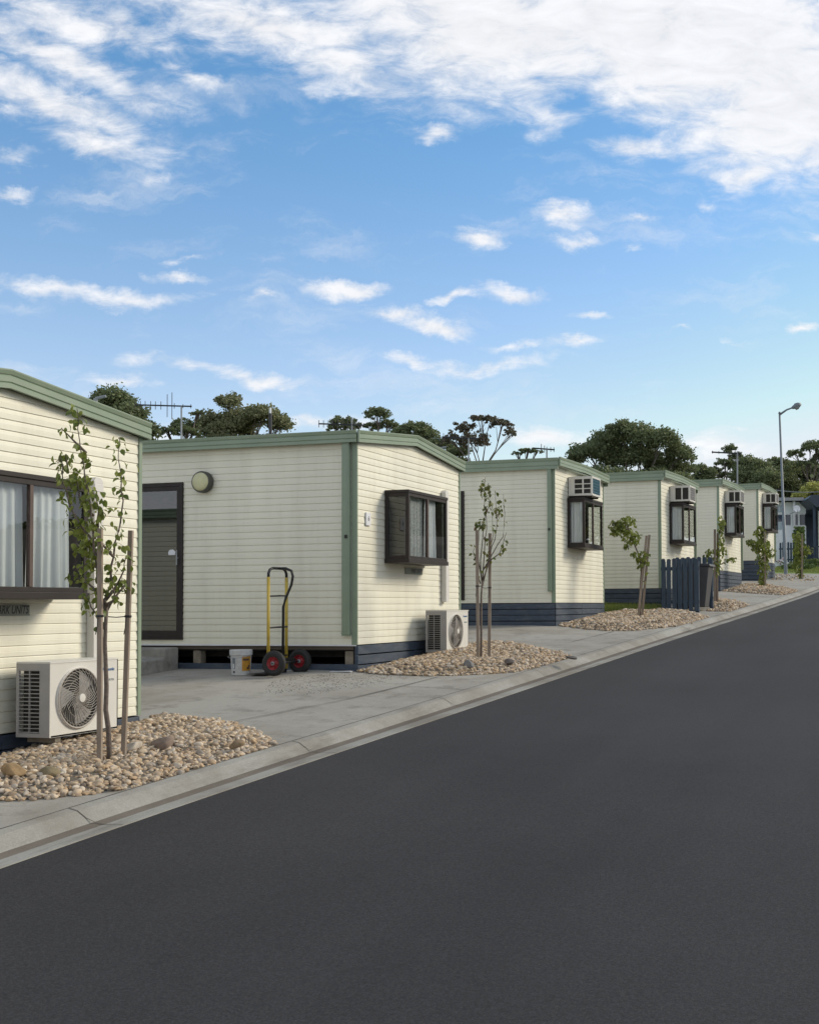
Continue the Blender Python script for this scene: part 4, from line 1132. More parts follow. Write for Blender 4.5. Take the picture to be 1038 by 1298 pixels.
# ------------------------------------------------------------------ lamp post
def lamp_post():
    base = at(996, 728, 48.0); gz = G(base.x, base.y)
    R = thing('street_lamp', 'tall slender grey street lamp leaning slightly left, arm pointing right', 'street lamp', (base.x, base.y, gz))
    B = Vector((base.x, base.y, gz)); top = at(988, 524, 48.0) - B; e = at(1006, 516, 48.0) - B; e2 = at(1016, 511.5, 48.0) - B
    k = top * .48
    b = MB(); b.tube([(0, 0, -.1), (0, 0, .02), k, k * 1.002, top], [.075, .075, .062, .052, .04], 14)
    b.build('pole', M['lampgrey'], R, smooth=True)
    b = MB(); b.box(-.15, .15, -.15, .15, -.05, .02); b.build('base_plate', M['galv'], R, bevel=.01)
    b = MB(); b.tube([top + Vector((0, 0, -.05)), top * 1.0 + (e - top) * .5 + Vector((0, 0, .02)), e], [.045, .035, .03], 10); b.tube([top, top + Vector((0, 0, .07))], [.06, .03], 10); b.build('arm', M['lampgrey'], R, smooth=True)
    d = (e2 - e).normalized(); L_ = (e2 - e).length * 1.05
    q = Matrix.Translation(e - d * .1) @ Vector((0, 0, 1)).rotation_difference(d).to_matrix().to_4x4()
    b = MB(); b.lathe([(.03, 0), (.06, .04), (.10, .16), (.125, L_ * .5), (.11, L_ * .85), (.05, L_ + .05)], 16, M=q); hd = b.build('lamp_head', M['lampgrey'], R, smooth=True)
    b = MB(); q2 = q @ Matrix.Translation((0, 0, .0)); dn = (q.inverted().to_3x3() @ Vector((0, 0, -1))).normalized() * .05
    b.lathe([(.04, .18), (.105, L_ * .45), (.105, L_ * .75), (.03, L_)], 16, M=q @ Matrix.Translation(dn)); b.build('lens', M['galv'], hd, smooth=True)
lamp_post()

# ------------------------------------------------------------------ white building at the far end
def white_building():
    Z = 62.0
    o = at(978, 700, Z); gz = G(o.x, o.y)
    R = thing('white_building', 'white weatherboard building with dark windows behind the lamp post', 'building', (o.x, o.y, gz), YAW)
    s = Z / F                         # metres per photo pixel
    H = lambda py: (768 - py) * s - gz
    X = lambda px: (px - 978) * s
    b = MB()
    b.box(X(940), X(1022), 0, 5, -.5, H(667.5)); b.box(X(940), X(1022), 0, 5, H(652), H(637)); b.box(X(940), X(984), .0, 5, H(667.5), H(652))
    for px in (993.5, 1003.8, 1013): b.box(X(px) - .05, X(px) + .05, -.01, .12, H(667.5), H(652))
    for k in range(22): zz = H(637) - .1 - k * .14; (b.box(X(940), X(1022), -.012, 0, zz, zz + .012) if not (H(668) < zz < H(651.5)) else None)
    b.build('wall', M['bwhite'], R)
    for a, c in ((984, 993), (994.2, 1003.2), (1004.6, 1012.5), (1013.6, 1021)):
        w = MB(); w.box(X(a), X(c), .03, .06, H(667.5), H(652)); f = w.build('window', M['bluewin'], R)
        w = MB(); w.box(X(a), X(c), -.005, .025, H(667.5), H(667.5) + .05); w.box(X(a), X(c), -.005, .025, H(652) - .05, H(652)); w.build('window_frame', M['whitep'], f)
    for za_, zb_ in ((650, 641), (672, 662)):
        w = MB(); w.box(X(985.5), X(991.5), -.03, -.013, H(za_), H(zb_)); f = w.build('window', M['palewin'], R)
        w = MB(); w.box(X(988.3), X(988.8), -.038, -.031, H(za_), H(zb_)); w.build('window_frame', M['whitep'], f)
    b = MB(); b.box(X(936), X(1017), -.6, 5.3, H(635.5), H(632.5)); b.box(X(936), X(1016), -.62, -.601, H(636.5), H(633)); b.build('roof', M['galv'], R)
    b = MB(); b.box(X(1004), X(1004) + .11, -.45, -.33, -.1, H(635.6)); b.build('post', M['whitep'], R)
    # dish
    m4 = Matrix.Translation((X(1010.5), -.75, H(644) - .9 + .1)) @ Matrix.Rotation(radians(75), 4, 'X') @ Matrix.Rotation(radians(15), 4, 'Y')
    return R, X, H, gz, o
M['bwhite'] = mat('white_weatherboard', (.82, .86, .90), rough=.6, var=.06)
M['bluewin'] = mat('blue_black_glass', (.02, .035, .07), rough=.1, spec=.8)
M['palewin'] = mat('pale_blue_pane', (.35, .45, .52), rough=.2)
M['darkroof'] = mat('dark_blue_roof', (.035, .05, .075), rough=.5, var=.2)
WB, WX, WH, wgz, wo = white_building()
def carport():
    R = thing('carport', 'dark blue roofed annex with posts at the right edge, beside the white building', 'carport', tuple(wo), YAW); R.location.z = wgz
    X, H = WX, WH
    b = MB(); b.prism([(X(1014), H(638)), (X(1019), H(633.5)), (X(1090), H(632)), (X(1090), H(648)), (X(1024), H(648))], -2.4, 4, axis='y'); b.build('roof', M['darkroof'], R)
    for px in (1021.5, 1036, 1052, 1075):
        b = MB(); b.box(X(px), X(px) + .11, -2.2, -2.09, -.1, H(646)); b.build('post', M['fence'], R)
    b = MB(); b.box(X(1022.5), X(1095), 3.5, 3.6, 0, H(646)); b.build('back_wall', M['fence'], R)
    b = MB(); b.box(X(1029), X(1035), -1.9, -1.8, .3, H(652)); b.build('door', M['cream'], R)
    b = MB(); b.box(X(1021), X(1090), -2.3, 3.4, -.1, .28)
    for k in range(3): b.box(X(1020.5), X(1090), -2.34, -2.31, -.05 + k * .12, .05 + k * .12)
    b.build('deck', M['darkroof'], R)
    b = MB(); b.box(X(1022), X(1090), -2.28, -2.24, .85, .92)
    for k in range(7): xx = X(1022) + .1 + k * .4; b.box(xx, xx + .05, -2.275, -2.245, .3, .85)
    b.build('railing', M['darkroof'], R)
    return R
carport()
def far_fence():
    R = thing('picket_fence', 'dark picket fence with gaps against the white building, behind the lamp post', 'picket fence', tuple(wo), YAW); R.location.z = wgz
    for k in range(7):
        x0 = WX(983.5) + k * .135; b = MB(); h = WH(690) + .03 * (k % 2); b.prism([(x0, 0), (x0 + .095, 0), (x0 + .095, h - .03), (x0 + .048, h), (x0, h - .03)], -1.2, -1.17, axis='y'); b.build('picket', M['fence'], R)
    for zz in (.25, .8):
        b = MB(); b.box(WX(983), WX(1004), -1.168, -1.13, zz, zz + .07); b.build('rail', M['fence'], R)
far_fence()
def dish():
    p = at(1010, 645, 59.5); R = thing('satellite_dish', 'round pale satellite dish above the dark windows of the white building', 'satellite dish', tuple(p), YAW)
    m4 = Matrix.Rotation(radians(78), 4, 'X')
    b = MB(); pr = [(p * .6, q * .6) for p, q in [(.02, -.06), (.12, -.055), (.22, -.03), (.30, 0), (.30, .012), (.22, -.018), (.12, -.042), (.02, -.048)]]
    b.lathe(pr, 28, M=m4); b.build('reflector', M['whitep'], R, smooth=True)
    b = MB(); b.tube([(0, .05, -.05), (0, .35, -.1), (0, 1.9, -.1)], .02, 6); b.tube([(0, 0, -.28), (0, -.3, -.05)], .012, 6); b.build('arm', M['galv'], R)
dish()
def hedge():
    # clipped dark shrub standing left of the carport
    p = at(1014, 716, 57.5); gz = G(p.x, p.y); rnd = random.Random(2)
    R = thing('shrub', 'dark green upright shrub at the corner of the white building', 'shrub', (p.x, p.y, gz))
    pts = []
    for _ in range(1300):
        t = rnd.random(); a = rnd.uniform(0, 6.28); r = (.36 - .12 * t) * sqrt(rnd.random()) * (1 + .2 * sin(3 * a + 5 * t)); pts.append((r * cos(a), r * sin(a), .1 + t * 1.9))
    leaves('foliage', pts, .13, M['shrub'], R, rnd); b = MB(); b.tube([(0, 0, -.1), (0, 0, 1.4)], [.05, .02], 6); b.build('trunk', M['bark'], R)
    p = at(1012, 723, 53); gz = G(p.x, p.y)
    R = thing('shrub', 'low dark rounded bush on the lawn behind the last sapling', 'shrub', (p.x, p.y, gz)); pts = []
    for _ in range(600):
        a = rnd.uniform(0, 6.28); r = sqrt(rnd.random()) * .5; pts.append((r * 1.5 * cos(a), r * sin(a), .12 + rnd.random() * .30 * (1 - r)))
    leaves('foliage', pts, .10, M['shrub'], R, rnd); b = MB(); b.tube([(0, 0, -.1), (0, 0, .25)], [.03, .02], 6); b.build('trunk', M['bark'], R)
    for k, (px, dz) in enumerate(((1028, 0), (1036, .3))):
        p = at(px, 718, 57 + dz); gz = G(p.x, p.y)
        R = thing('shrub', ('low blue-green shrub before the deck of the annex, the left one of the pair', 'low blue-green shrub before the deck of the annex, at the right edge')[k], 'shrub', (p.x, p.y, gz)); pts = []
        for _ in range(300):
            a = rnd.uniform(0, 6.28); r = sqrt(rnd.random()) * .35; pts.append((r * cos(a), r * sin(a), .1 + rnd.random() * .35))
        leaves('foliage', pts, .09, M['shrub'], R, rnd); b = MB(); b.tube([(0, 0, -.1), (0, 0, .2)], [.03, .02], 6); b.build('trunk', M['bark'], R)
hedge()
def deck_chair():
    p = at(990, 716, 56); gz = G(p.x, p.y); R = thing('folding_chair', 'folding chair with orange cloth on the lawn, left of the lamp post', 'chair', (p.x, p.y, gz), YAW)
    for yy in (-.25, .25):
        b = MB(); b.tube([(-.35, yy, 0), (.25, yy, .65)], .014, 6); b.tube([(.35, yy, 0), (-.3, yy, .38)], .014, 6); b.build('leg', M['whitep'], R)
    b = MB(); b.add([(-.3, -.25, .38), (-.3, .25, .38), (-.02, .25, .26), (-.02, -.25, .26), (.27, .25, .68), (.27, -.25, .68)], [(0, 1, 2, 3), (3, 2, 4, 5)]); b.add([(-.3, -.25, .395), (-.3, .25, .395), (-.02, .25, .275), (-.02, -.25, .275), (.265, .25, .695), (.265, -.25, .695)], [(0, 1, 2, 3), (3, 2, 4, 5)])
    b.build('cloth', mat('orange_cloth', (.55, .10, .03), rough=.8), R)
    p = at(1001, 716, 56); gz = G(p.x, p.y); R = thing('lounger', 'small pale lounger lying on the lawn, right of the lamp post', 'lounger', (p.x, p.y, gz), YAW)
    b = MB(); b.prism([(-.5, .42), (-.2, .30), (.35, .12), (.6, .05), (.6, .02), (.3, .06), (-.25, .22), (-.5, .36)], -.25, .25, axis='y'); b.build('shell', M['whitep'], R)
    b = MB(); b.box(-.25, -.2, -.22, .22, 0, .24); b.box(.3, .34, -.22, .22, 0, .08); b.build('leg', M['blackm'], R)
deck_chair()

# ------------------------------------------------------------------ roof antennas, vent pole, poles, wire
def antenna(label, px, pyb, pyt, Z, boom, els, h=.28, rz=0, boom_y=None, gz_to=None):
    a = at(px, pyb, Z); t = at(px, pyt, Z); 
    R = thing('tv_antenna', label, 'antenna', tuple(a), 0, 'television antennas above the roofs')
    b = MB(); b.tube([(0, 0, -.35), t - a], .012 * Z / 17, 6); b.build('mast', M['galv'], R)
    y = boom_y if boom_y else pyt; p0 = at(boom[0], y - 1, Z) - a; p1 = at(boom[1], y + 1, Z) - a
    b = MB(); b.tube([p0, p1], .011 * Z / 17, 6)
    bm_ = b.build('boom', M['blackm'], R)
    b = MB()
    for e, hh in els:
        q = at(e, y, Z) - a; tt = (q - p0).dot((p1 - p0).normalized()); q = p0 + (p1 - p0).normalized() * tt; b.tube([q - Vector((0, 0, hh)), q + Vector((0, 0, hh))], .005 * Z / 17, 5)
    b.build('element', M['blackm'], R)
    return R
antenna('long comb-like television antenna left of the round wall lamp, above the second cabin', 230, 552, 514, 17.5, (171, 243), [(171, .05), (178, .06), (184, .06), (191, .06), (197, .06), (204, .06), (212, .17), (218, .2), (221, .04), (232, .03), (242, .03)])
antenna('television antenna over the front corner of the second cabin', 446, 549, 529, 26, (404, 462), [(404, .08), (410, .08), (416, .08), (422, .1), (428, .1), (435, .12), (441, .22), (448, .08), (455, .08)], boom_y=538)
antenna('small television antenna on the third cabin roof, beside its corner', 693, 579, 569, 24, (676, 703), [(686, .1), (690, .07), (693, .05), (698, .05), (702, .05)])
antenna('dark antenna above the roof end between the second and third cabins', 594, 585, 555, 30, (560, 604), [(562, .1), (570, .1), (578, .1), (586, .12), (600, .08)], boom_y=555)
antenna('tall-masted television antenna above the second-last cabin', 934.5, 611, 572, 41, (902, 940), [(903, .05), (911, .05), (932, .08), (936, .08)], boom_y=574)
def vent():
    a = at(343, 549, 19); R = thing('flue', 'dark flue pipe with a pale cap on the roof of the second cabin', 'flue', tuple(a))
    t = at(342.6, 524, 19) - a; b = MB(); b.tube([(0, 0, -.3), t], .028, 8); b.build('pipe', M['blackm'], R)
    b = MB(); b.tube([t, t + Vector((0, 0, .09))], .02, 8); b.build('cap', M['whitep'], R)
vent()
b = MB(); P0, P1 = at(955, 617, 60), at(1120, 605, 60)
b.tube([P0 + (P1 - P0) * (k / 16) - Vector((0, 0, .5 * sin(pi * k / 16))) for k in range(17)], .02, 4)
o = b.build('overhead_wire', M['galv']); tag(o, 'thin overhead wire crossing in front of the dark trees, behind the lamp post', 'wire')

# ------------------------------------------------------------------ background trees
QV = np.array([(-1, 0, -.5), (0, .25, -.62), (1, 0, -.35), (1.1, .1, .35), (0, .3, .65), (-.9, 0, .45)])
QF = np.array([(0, 1, 4, 5), (1, 2, 3, 4)])
def big_tree(label, Z, lobes, m, leaf=.30, dens=1.0, trunk_px=None, sparse=0, group='trees beyond the cabins', name='gum_tree', seed=0, base_y=None, limb_r=.12):
    """lobes: (px, py, rx_px, ry_px) foliage masses seen on the photo, each built as a volume with its own depth"""
    rg = np.random.default_rng(seed + 100); s = Z / F; view = Vector((-sin(YAW), cos(YAW), 0))
    cx = trunk_px if trunk_px else sum(l[0] for l in lobes) / len(lobes)
    base = at(cx, 700, Z); gz = G(base.x, base.y); base.z = gz
    R = thing(name, label, 'tree', tuple(base), 0, group)
    if not sparse and name == 'gum_tree' and label:      # the crown carries on down behind the roofs
        x0_, x1_ = min(l[0] - l[2] for l in lobes), max(l[0] + l[2] for l in lobes); yb_ = max(l[1] + l[3] for l in lobes); w_ = (x1_ - x0_) / 2
        lobes = list(lobes) + [(x0_ + w_ * f_, yb_ + 6 + k_ * 16, w_ * .55, 16) for k_, f_ in ((0, .6), (0, 1.35), (1, .9), (1.6, 1.2))]
    C = []; dep = []
    for (px, py, rx, ry) in lobes:
        d = rg.normal(0, .8) * rx * s * .6; C.append(at(px, py, Z) + view * d); dep.append(d)
    # trunk and limbs
    b = MB(); top = at(cx, max(l[1] for l in lobes), Z); 
    fork = Vector((base.x, base.y, gz + (top.z - gz) * .75))
    b.tube([(0, 0, -.3), (fork - base) * .5 + Vector((.1, 0, 0)), fork - base], [limb_r * 3, limb_r * 2.3, limb_r * 1.8], 8)
    b.build('trunk', M['gumbark'], R, smooth=True)
    b = MB()
    for c, l in zip(C, lobes):
        e = c - base; f = fork - base; mid = (f + e) / 2 + Vector((rg.normal(0, .2), rg.normal(0, .2), -.3 * s * l[3] / 10))
        b.tube([f, mid, e], [limb_r * 1.2, limb_r * .8, limb_r * .4], 6)
        for k in range(7 if sparse else 3):
            t = e + Vector((rg.normal(0, .45) * l[2] * s, rg.normal(0, .45) * l[2] * s, abs(rg.normal(.35, .35)) * l[3] * s)); b.tube([mid + (e - mid) * rg.uniform(0, .8), (e + t) / 2 + Vector((0, 0, -.1)), t], [limb_r * .45, limb_r * .32, limb_r * .15], 4)
    b.build('limbs', M['gumbark'], R, smooth=True)
    Vs = []; Fs = []; o = 0
    for c, (px, py, rx, ry) in zip(C, lobes):
        a, h = rx * s, ry * s; depth = a * .9
        vol = 4 * pi * (a * h + a * depth + h * depth) / 3       # surface of the lobe
        n = int(vol / (leaf * leaf) * 4.2 * dens)
        # sub-clumps on the lobe shell give uneven outline with light and dark pockets
        nc = max(26, int(n / 26)); u = rg.normal(size=(nc, 3)); u /= np.linalg.norm(u, axis=1)[:, None]; u[:, 2] = np.where(u[:, 2] < -.35, -u[:, 2] * .6, u[:, 2])
        cc = u * (rg.uniform(.3, 1.02, nc) ** .6)[:, None] ; pick = rg.integers(nc, size=n)
        p = cc[pick] * np.array([a, depth, h]); p += rg.normal(size=(n, 3)) * np.array([1, 1, .62]) * (.20 * min(a, h) if not sparse else .16 * min(a, h)) 
        sz = leaf * rg.uniform(.45, 1.15, n)
        ang = rg.uniform(0, 2 * pi, (n, 3)); ca, sa = np.cos(ang), np.sin(ang)
        tl = rg.normal(0, .7, n)
        X = QV[None] * sz[:, None, None] * np.array([.62, .62, .62])
        x, y, z = X[..., 0], X[..., 1], X[..., 2]
        ct, st = np.cos(tl)[:, None], np.sin(tl)[:, None]; y, z = y * ct - z * st, y * st + z * ct
        c2, s2 = ca[:, 1][:, None], sa[:, 1][:, None]; x, z = x * np.cos(tl * .8)[:, None] - z * np.sin(tl * .8)[:, None], x * np.sin(tl * .8)[:, None] + z * np.cos(tl * .8)[:, None]
        x, y = x * c2 - y * s2, x * s2 + y * c2
        P_ = np.stack([x, y, z], -1) + p[:, None, :] + np.array(c - base)
        Vs.append(P_.reshape(-1, 3)); idx = (np.arange(n) * 6)[:, None, None] + QF[None]; Fs.append(idx.reshape(-1, 4) + o); o += n * 6
    np_mesh('crown', np.concatenate(Vs), np.concatenate(Fs), M[m], R)
    return R
big_tree('dark rounded tree behind the roof end of the nearest cabin', 100, [(148, 512, 26, 20), (170, 532, 24, 18), (125, 512, 16, 12), (185, 548, 18, 14), (155, 540, 30, 20)], 'gum_dark', 0.19, seed=1)
big_tree('broad olive gum tree with a domed peak, above the roof of the second cabin', 109, [(289, 512, 17, 14), (262, 535, 20, 18), (300, 536, 28, 20), (335, 532, 24, 16), (356, 540, 16, 16), (285, 545, 35, 14)], 'gum_olive', 0.19, seed=2)
big_tree('sparse dark tree low behind the comb-like antenna', 105, [(232, 541, 20, 12), (216, 549, 12, 8), (249, 524, 9, 6), (240, 550, 22, 8)], 'gum_dark', 0.18, dens=.6, sparse=1, seed=3)
big_tree('small thin-crowned gum tree above the front corner of the second cabin', 147, [(435, 536, 20, 9), (425, 543, 12, 7), (447, 543, 14, 8)], 'gum_dark', 0.19, dens=.55, sparse=1, seed=4)
big_tree('rounded gum tree top between the corner of the second cabin and its peak', 147, [(479, 527, 17, 11), (470, 541, 12, 8), (490, 538, 13, 9)], 'gum_dark', 0.19, dens=.7, sparse=1, seed=5)
big_tree('dark tree just over the roof peak of the second cabin', 138, [(525, 543, 20, 10), (540, 552, 17, 11), (508, 550, 14, 9)], 'gum_dark', 0.19, dens=.9, seed=6)
big_tree('open reddish gum tree with bare branches showing, over the gap after the second cabin', 126, [(590, 543, 20, 9), (612, 535, 18, 8), (637, 540, 17, 9), (573, 558, 14, 12), (647, 552, 9, 8), (600, 560, 24, 14)], 'gum_brown', .20, dens=.36, sparse=1, seed=7, limb_r=.075)
big_tree('dark lower tree behind the right roof slope of the second cabin', 130, [(565, 568, 14, 12), (582, 574, 16, 10), (552, 560, 10, 8)], 'gum_dark', 0.18, dens=.7, seed=8)
big_tree('tiny wispy tree top beside the antenna of the third cabin', 134, [(668, 571, 13, 5), (656, 575, 8, 4), (680, 573, 9, 4)], 'gum_dark', 0.15, dens=.5, sparse=1, seed=9)
big_tree('large dense dark tree rising over the third and fourth cabins', 147, [(790, 545, 22, 13), (812, 556, 28, 20), (770, 562, 24, 20), (745, 575, 24, 16), (840, 562, 20, 18), (860, 578, 20, 16), (730, 585, 14, 12), (800, 580, 45, 20), (850, 592, 34, 14)], 'gum_dark', 0.24, dens=1.0, seed=10)
big_tree('low dark tree filling in right of the large dense tree', 178, [(885, 596, 12, 8), (898, 600, 10, 7)], 'gum_dark', 0.22, seed=11)
big_tree('tall open gum tree left of the tall-masted antenna', 184, [(924, 572, 10, 9), (934, 580, 10, 8), (917, 586, 11, 8), (930, 592, 14, 8), (907, 597, 10, 6), (920, 602, 12, 7)], 'gum_dark', 0.22, dens=.55, sparse=1, seed=12, limb_r=.08)
big_tree('dense rounded tree right of the tall-masted antenna', 176, [(950, 588, 16, 12), (962, 596, 16, 16), (945, 606, 20, 16), (968, 612, 20, 16)], 'gum_dark', 0.24, seed=13)
big_tree('dark tree mass directly behind the upper lamp post', 193, [(983, 588, 14, 8), (996, 596, 18, 14), (985, 606, 22, 18), (1000, 620, 26, 18), (985, 636, 26, 18)], 'gum_dark', 0.25, seed=14)
big_tree('tall gum tree with gaps in its crown at the right edge', 189, [(1010, 576, 12, 8), (1024, 569, 12, 10), (1036, 566, 12, 9), (1040, 580, 12, 8), (1022, 588, 14, 7), (1050, 572, 12, 10)], 'gum_dark', 0.22, dens=.6, sparse=1, seed=15)
big_tree('dark understorey tree below the right edge gum tree, above the yellow-green tree', 197, [(1015, 602, 24, 14), (1040, 600, 24, 14), (1025, 625, 34, 22), (1055, 625, 30, 22), (1005, 645, 24, 18), (1040, 650, 30, 18)], 'gum_dark', 0.25, seed=16)
big_tree('dark tree between the roof of the farthest cabin and the lamp post', 189, [(960, 630, 20, 16), (975, 650, 20, 16), (945, 622, 16, 12), (990, 655, 18, 14)], 'gum_dark', 0.25, seed=19)
big_tree('bright yellow-green rounded tree behind the white building', 159, [(1029, 624, 13, 12), (1043, 629, 17, 16), (1013, 632, 11, 7), (1022, 634, 20, 9), (1058, 630, 14, 16)], 'bright_tree', .24, seed=17, name='garden_tree')

# treeline added out of view, rightwards and across the road, for panes to mirror
for k_, (Zk, pxs) in enumerate(((150, (1120, 1175, 1230, 1290, 1350)), (130, (1430, 1520, 1620, 1740)), (110, (1900, 2100, 2400, 2800)))):
    rr_ = random.Random(k_ + 60)
    t_ = big_tree('', Zk, [(p + rr_.uniform(-20, 20), rr_.uniform(600, 660), rr_.uniform(40, 65) * (1 + k_ * .5), rr_.uniform(38, 60)) for p in pxs for _ in (0, 1)], 'gum_dark', 0.67, seed=60 + k_, name='added_woodland')
    for key in ('group', 'label', 'category'): del t_[key]
    tag(t_, ('unseen treeline added past the right edge of the photo', 'unseen wood added across the road, right of the far treeline', 'unseen wood added on the bank across the road')[k_], 'wood', kind='stuff')

# ------------------------------------------------------------------ sky
SUN_AZ = radians(38)     # from +X towards +Y
SUN_EL = radians(30)
wd = bpy.data.worlds.new('World'); S.world = wd; wd.use_nodes = True
nt = wd.node_tree; N, L = nt.nodes, nt.links
bg = N['Background']
sky = N.new('ShaderNodeTexSky'); sky.sky_type = 'NISHITA'; sky.sun_disc = False
sky.sun_elevation = SUN_EL; sky.sun_rotation = radians(90) - SUN_AZ
sky.air_density = 1.0; sky.dust_density = .6; sky.ozone_density = 2.2
SKYS = .13
bg.inputs['Strength'].default_value = SKYS
tc = N.new('ShaderNodeTexCoord')
mp = N.new('ShaderNodeMapping'); mp.inputs['Rotation'].default_value = (0, 0, -YAW)
L.new(tc.outputs['Generated'], mp.inputs['Vector'])
sp = N.new('ShaderNodeSeparateXYZ'); L.new(mp.outputs['Vector'], sp.inputs['Vector'])
def math_(op, a, b_=None, c=None, clamp=False):
    n = N.new('ShaderNodeMath'); n.operation = op; n.use_clamp = clamp
    for i, v in enumerate((a, b_, c)):
        if v is None: continue
        if hasattr(v, 'default_value') or hasattr(v, 'is_linked'): L.new(v, n.inputs[i])
        else: n.inputs[i].default_value = v
    return n.outputs['Value']
dep = math_('MAXIMUM', sp.outputs['Y'], .05)
u = math_('DIVIDE', sp.outputs['X'], dep); v = math_('DIVIDE', sp.outputs['Z'], dep)
cb = N.new('ShaderNodeCombineXYZ'); L.new(u, cb.inputs['X']); L.new(v, cb.inputs['Y'])
def noise(vec, scale, detail=8, rough=.6, dist=0, off=0):
    n = N.new('ShaderNodeTexNoise'); n.inputs['Scale'].default_value = scale; n.inputs['Detail'].default_value = detail; n.inputs['Roughness'].default_value = rough; n.inputs['Distortion'].default_value = dist
    m_ = N.new('ShaderNodeMapping'); m_.inputs['Location'].default_value = (off, off * .7, 0); L.new(vec, m_.inputs['Vector']); L.new(m_.outputs['Vector'], n.inputs['Vector']); return n
# clouds lie on a high flat layer: coordinates on that layer
den = math_('MAXIMUM', math_('ADD', sp.outputs['Z'], .06), .02)
lx = math_('DIVIDE', sp.outputs['X'], den); ly = math_('DIVIDE', sp.outputs['Y'], den)
lay = N.new('ShaderNodeCombineXYZ'); L.new(lx, lay.inputs['X']); L.new(ly, lay.inputs['Y'])
wn = noise(cb.outputs['Vector'], 11, 8, .62)
ws = N.new('ShaderNodeVectorMath'); ws.operation = 'SUBTRACT'; L.new(wn.outputs['Color'], ws.inputs[0]); ws.inputs[1].default_value = (.5, .5, .5)
w2 = N.new('ShaderNodeVectorMath'); w2.operation = 'SCALE'; L.new(ws.outputs['Vector'], w2.inputs[0]); w2.inputs['Scale'].default_value = .06
wa = N.new('ShaderNodeVectorMath'); wa.operation = 'ADD'; L.new(cb.outputs['Vector'], wa.inputs[0]); L.new(w2.outputs['Vector'], wa.inputs[1])
BL = [  # px, py, rx, ry, rotation (deg, image clockwise), strength
    (880, 50, 380, 135, 8, 1.12), (640, 40, 270, 105, 12, 1.06), (1000, 120, 190, 120, 0, 1.05), (700, 150, 90, 40, 20, .55), (800, 185, 95, 25, -3, .75), (950, 212, 100, 26, -4, .75),
    (430, 85, 120, 38, 14, .68), (330, 30, 210, 48, 14, .78), (120, 30, 170, 34, 20, .62), (90, 80, 160, 30, 24, .66), (60, 130, 160, 30, 20, .72), (120, 178, 90, 26, 12, .62), (15, 195, 50, 16, 0, .5), (250, 110, 60, 14, 20, .5),
    (10, 240, 30, 12, 0, .4), (190, 222, 22, 10, 0, .3), (550, 165, 40, 14, 0, .5),
    (612, 297, 28, 16, 5, .62), (720, 275, 45, 14, 10, .55), (808, 283, 42, 10, 0, .55), (740, 308, 35, 10, 8, .5), (890, 262, 32, 12, -8, .4), (1028, 293, 18, 9, 0, .42), (800, 319, 20, 5, 0, .32),
    (440, 358, 55, 13, -4, .62), (655, 366, 42, 16, 8, .64), (580, 372, 36, 9, -8, .5), (500, 392, 60, 13, 8, .6), (565, 412, 55, 14, 10, .62), (335, 383, 32, 8, 0, .52), (228, 349, 42, 9, 10, .5), (60, 358, 80, 16, 8, .6), (170, 374, 90, 13, 4, .55),
    (620, 463, 90, 12, 2, .6), (520, 457, 40, 9, 8, .4), (650, 440, 40, 8, 0, .42), (730, 438, 34, 7, -4, .42), (750, 398, 32, 7, 0, .4), (1015, 416, 22, 7, 0, .5), (940, 424, 22, 5, 0, .34), (240, 460, 90, 13, 5, .5), (330, 474, 70, 11, 6, .5), (160, 478, 60, 10, 4, .4), (240, 326, 40, 6, 0, .35), (860, 414, 18, 4, 0, .3),
    (690, 555, 70, 16, 0, .55), (900, 565, 70, 26, 0, .5), (400, 540, 50, 16, 0, .5), (940, 543, 60, 6, 0, .38), (480, 545, 100, 22, 0, .35), (200, 560, 80, 30, 0, .4)]
field = None
for px, py, rx, ry, ro, st in BL:
    d = ray(px, py); uu = d[0] * cos(YAW) + d[1] * sin(YAW); vv = d[2]
    m_ = N.new('ShaderNodeMapping'); m_.vector_type = 'TEXTURE'
    m_.inputs['Location'].default_value = (uu, vv, 0); m_.inputs['Rotation'].default_value = (0, 0, radians(-ro)); m_.inputs['Scale'].default_value = (rx / F * 1.35, ry / F * 1.35, 1)
    L.new(wa.outputs['Vector'], m_.inputs['Vector'])
    ln = N.new('ShaderNodeVectorMath'); ln.operation = 'LENGTH'; L.new(m_.outputs['Vector'], ln.inputs[0])
    e = math_('MULTIPLY', math_('SUBTRACT', 1.0, ln.outputs['Value'], clamp=True), st * (1.5 if rx > 75 else 1.85))
    field = e if field is None else math_('MAXIMUM', field, e)
back = N.new('ShaderNodeMapRange'); back.inputs['From Min'].default_value = .35; back.inputs['From Max'].default_value = -.1; back.inputs['To Max'].default_value = .8; L.new(sp.outputs['Y'], back.inputs['Value'])  # unseen cloud added behind the camera to whiten the fill light
field = math_('MINIMUM', math_('MAXIMUM', field, back.outputs['Result']), 1.35)
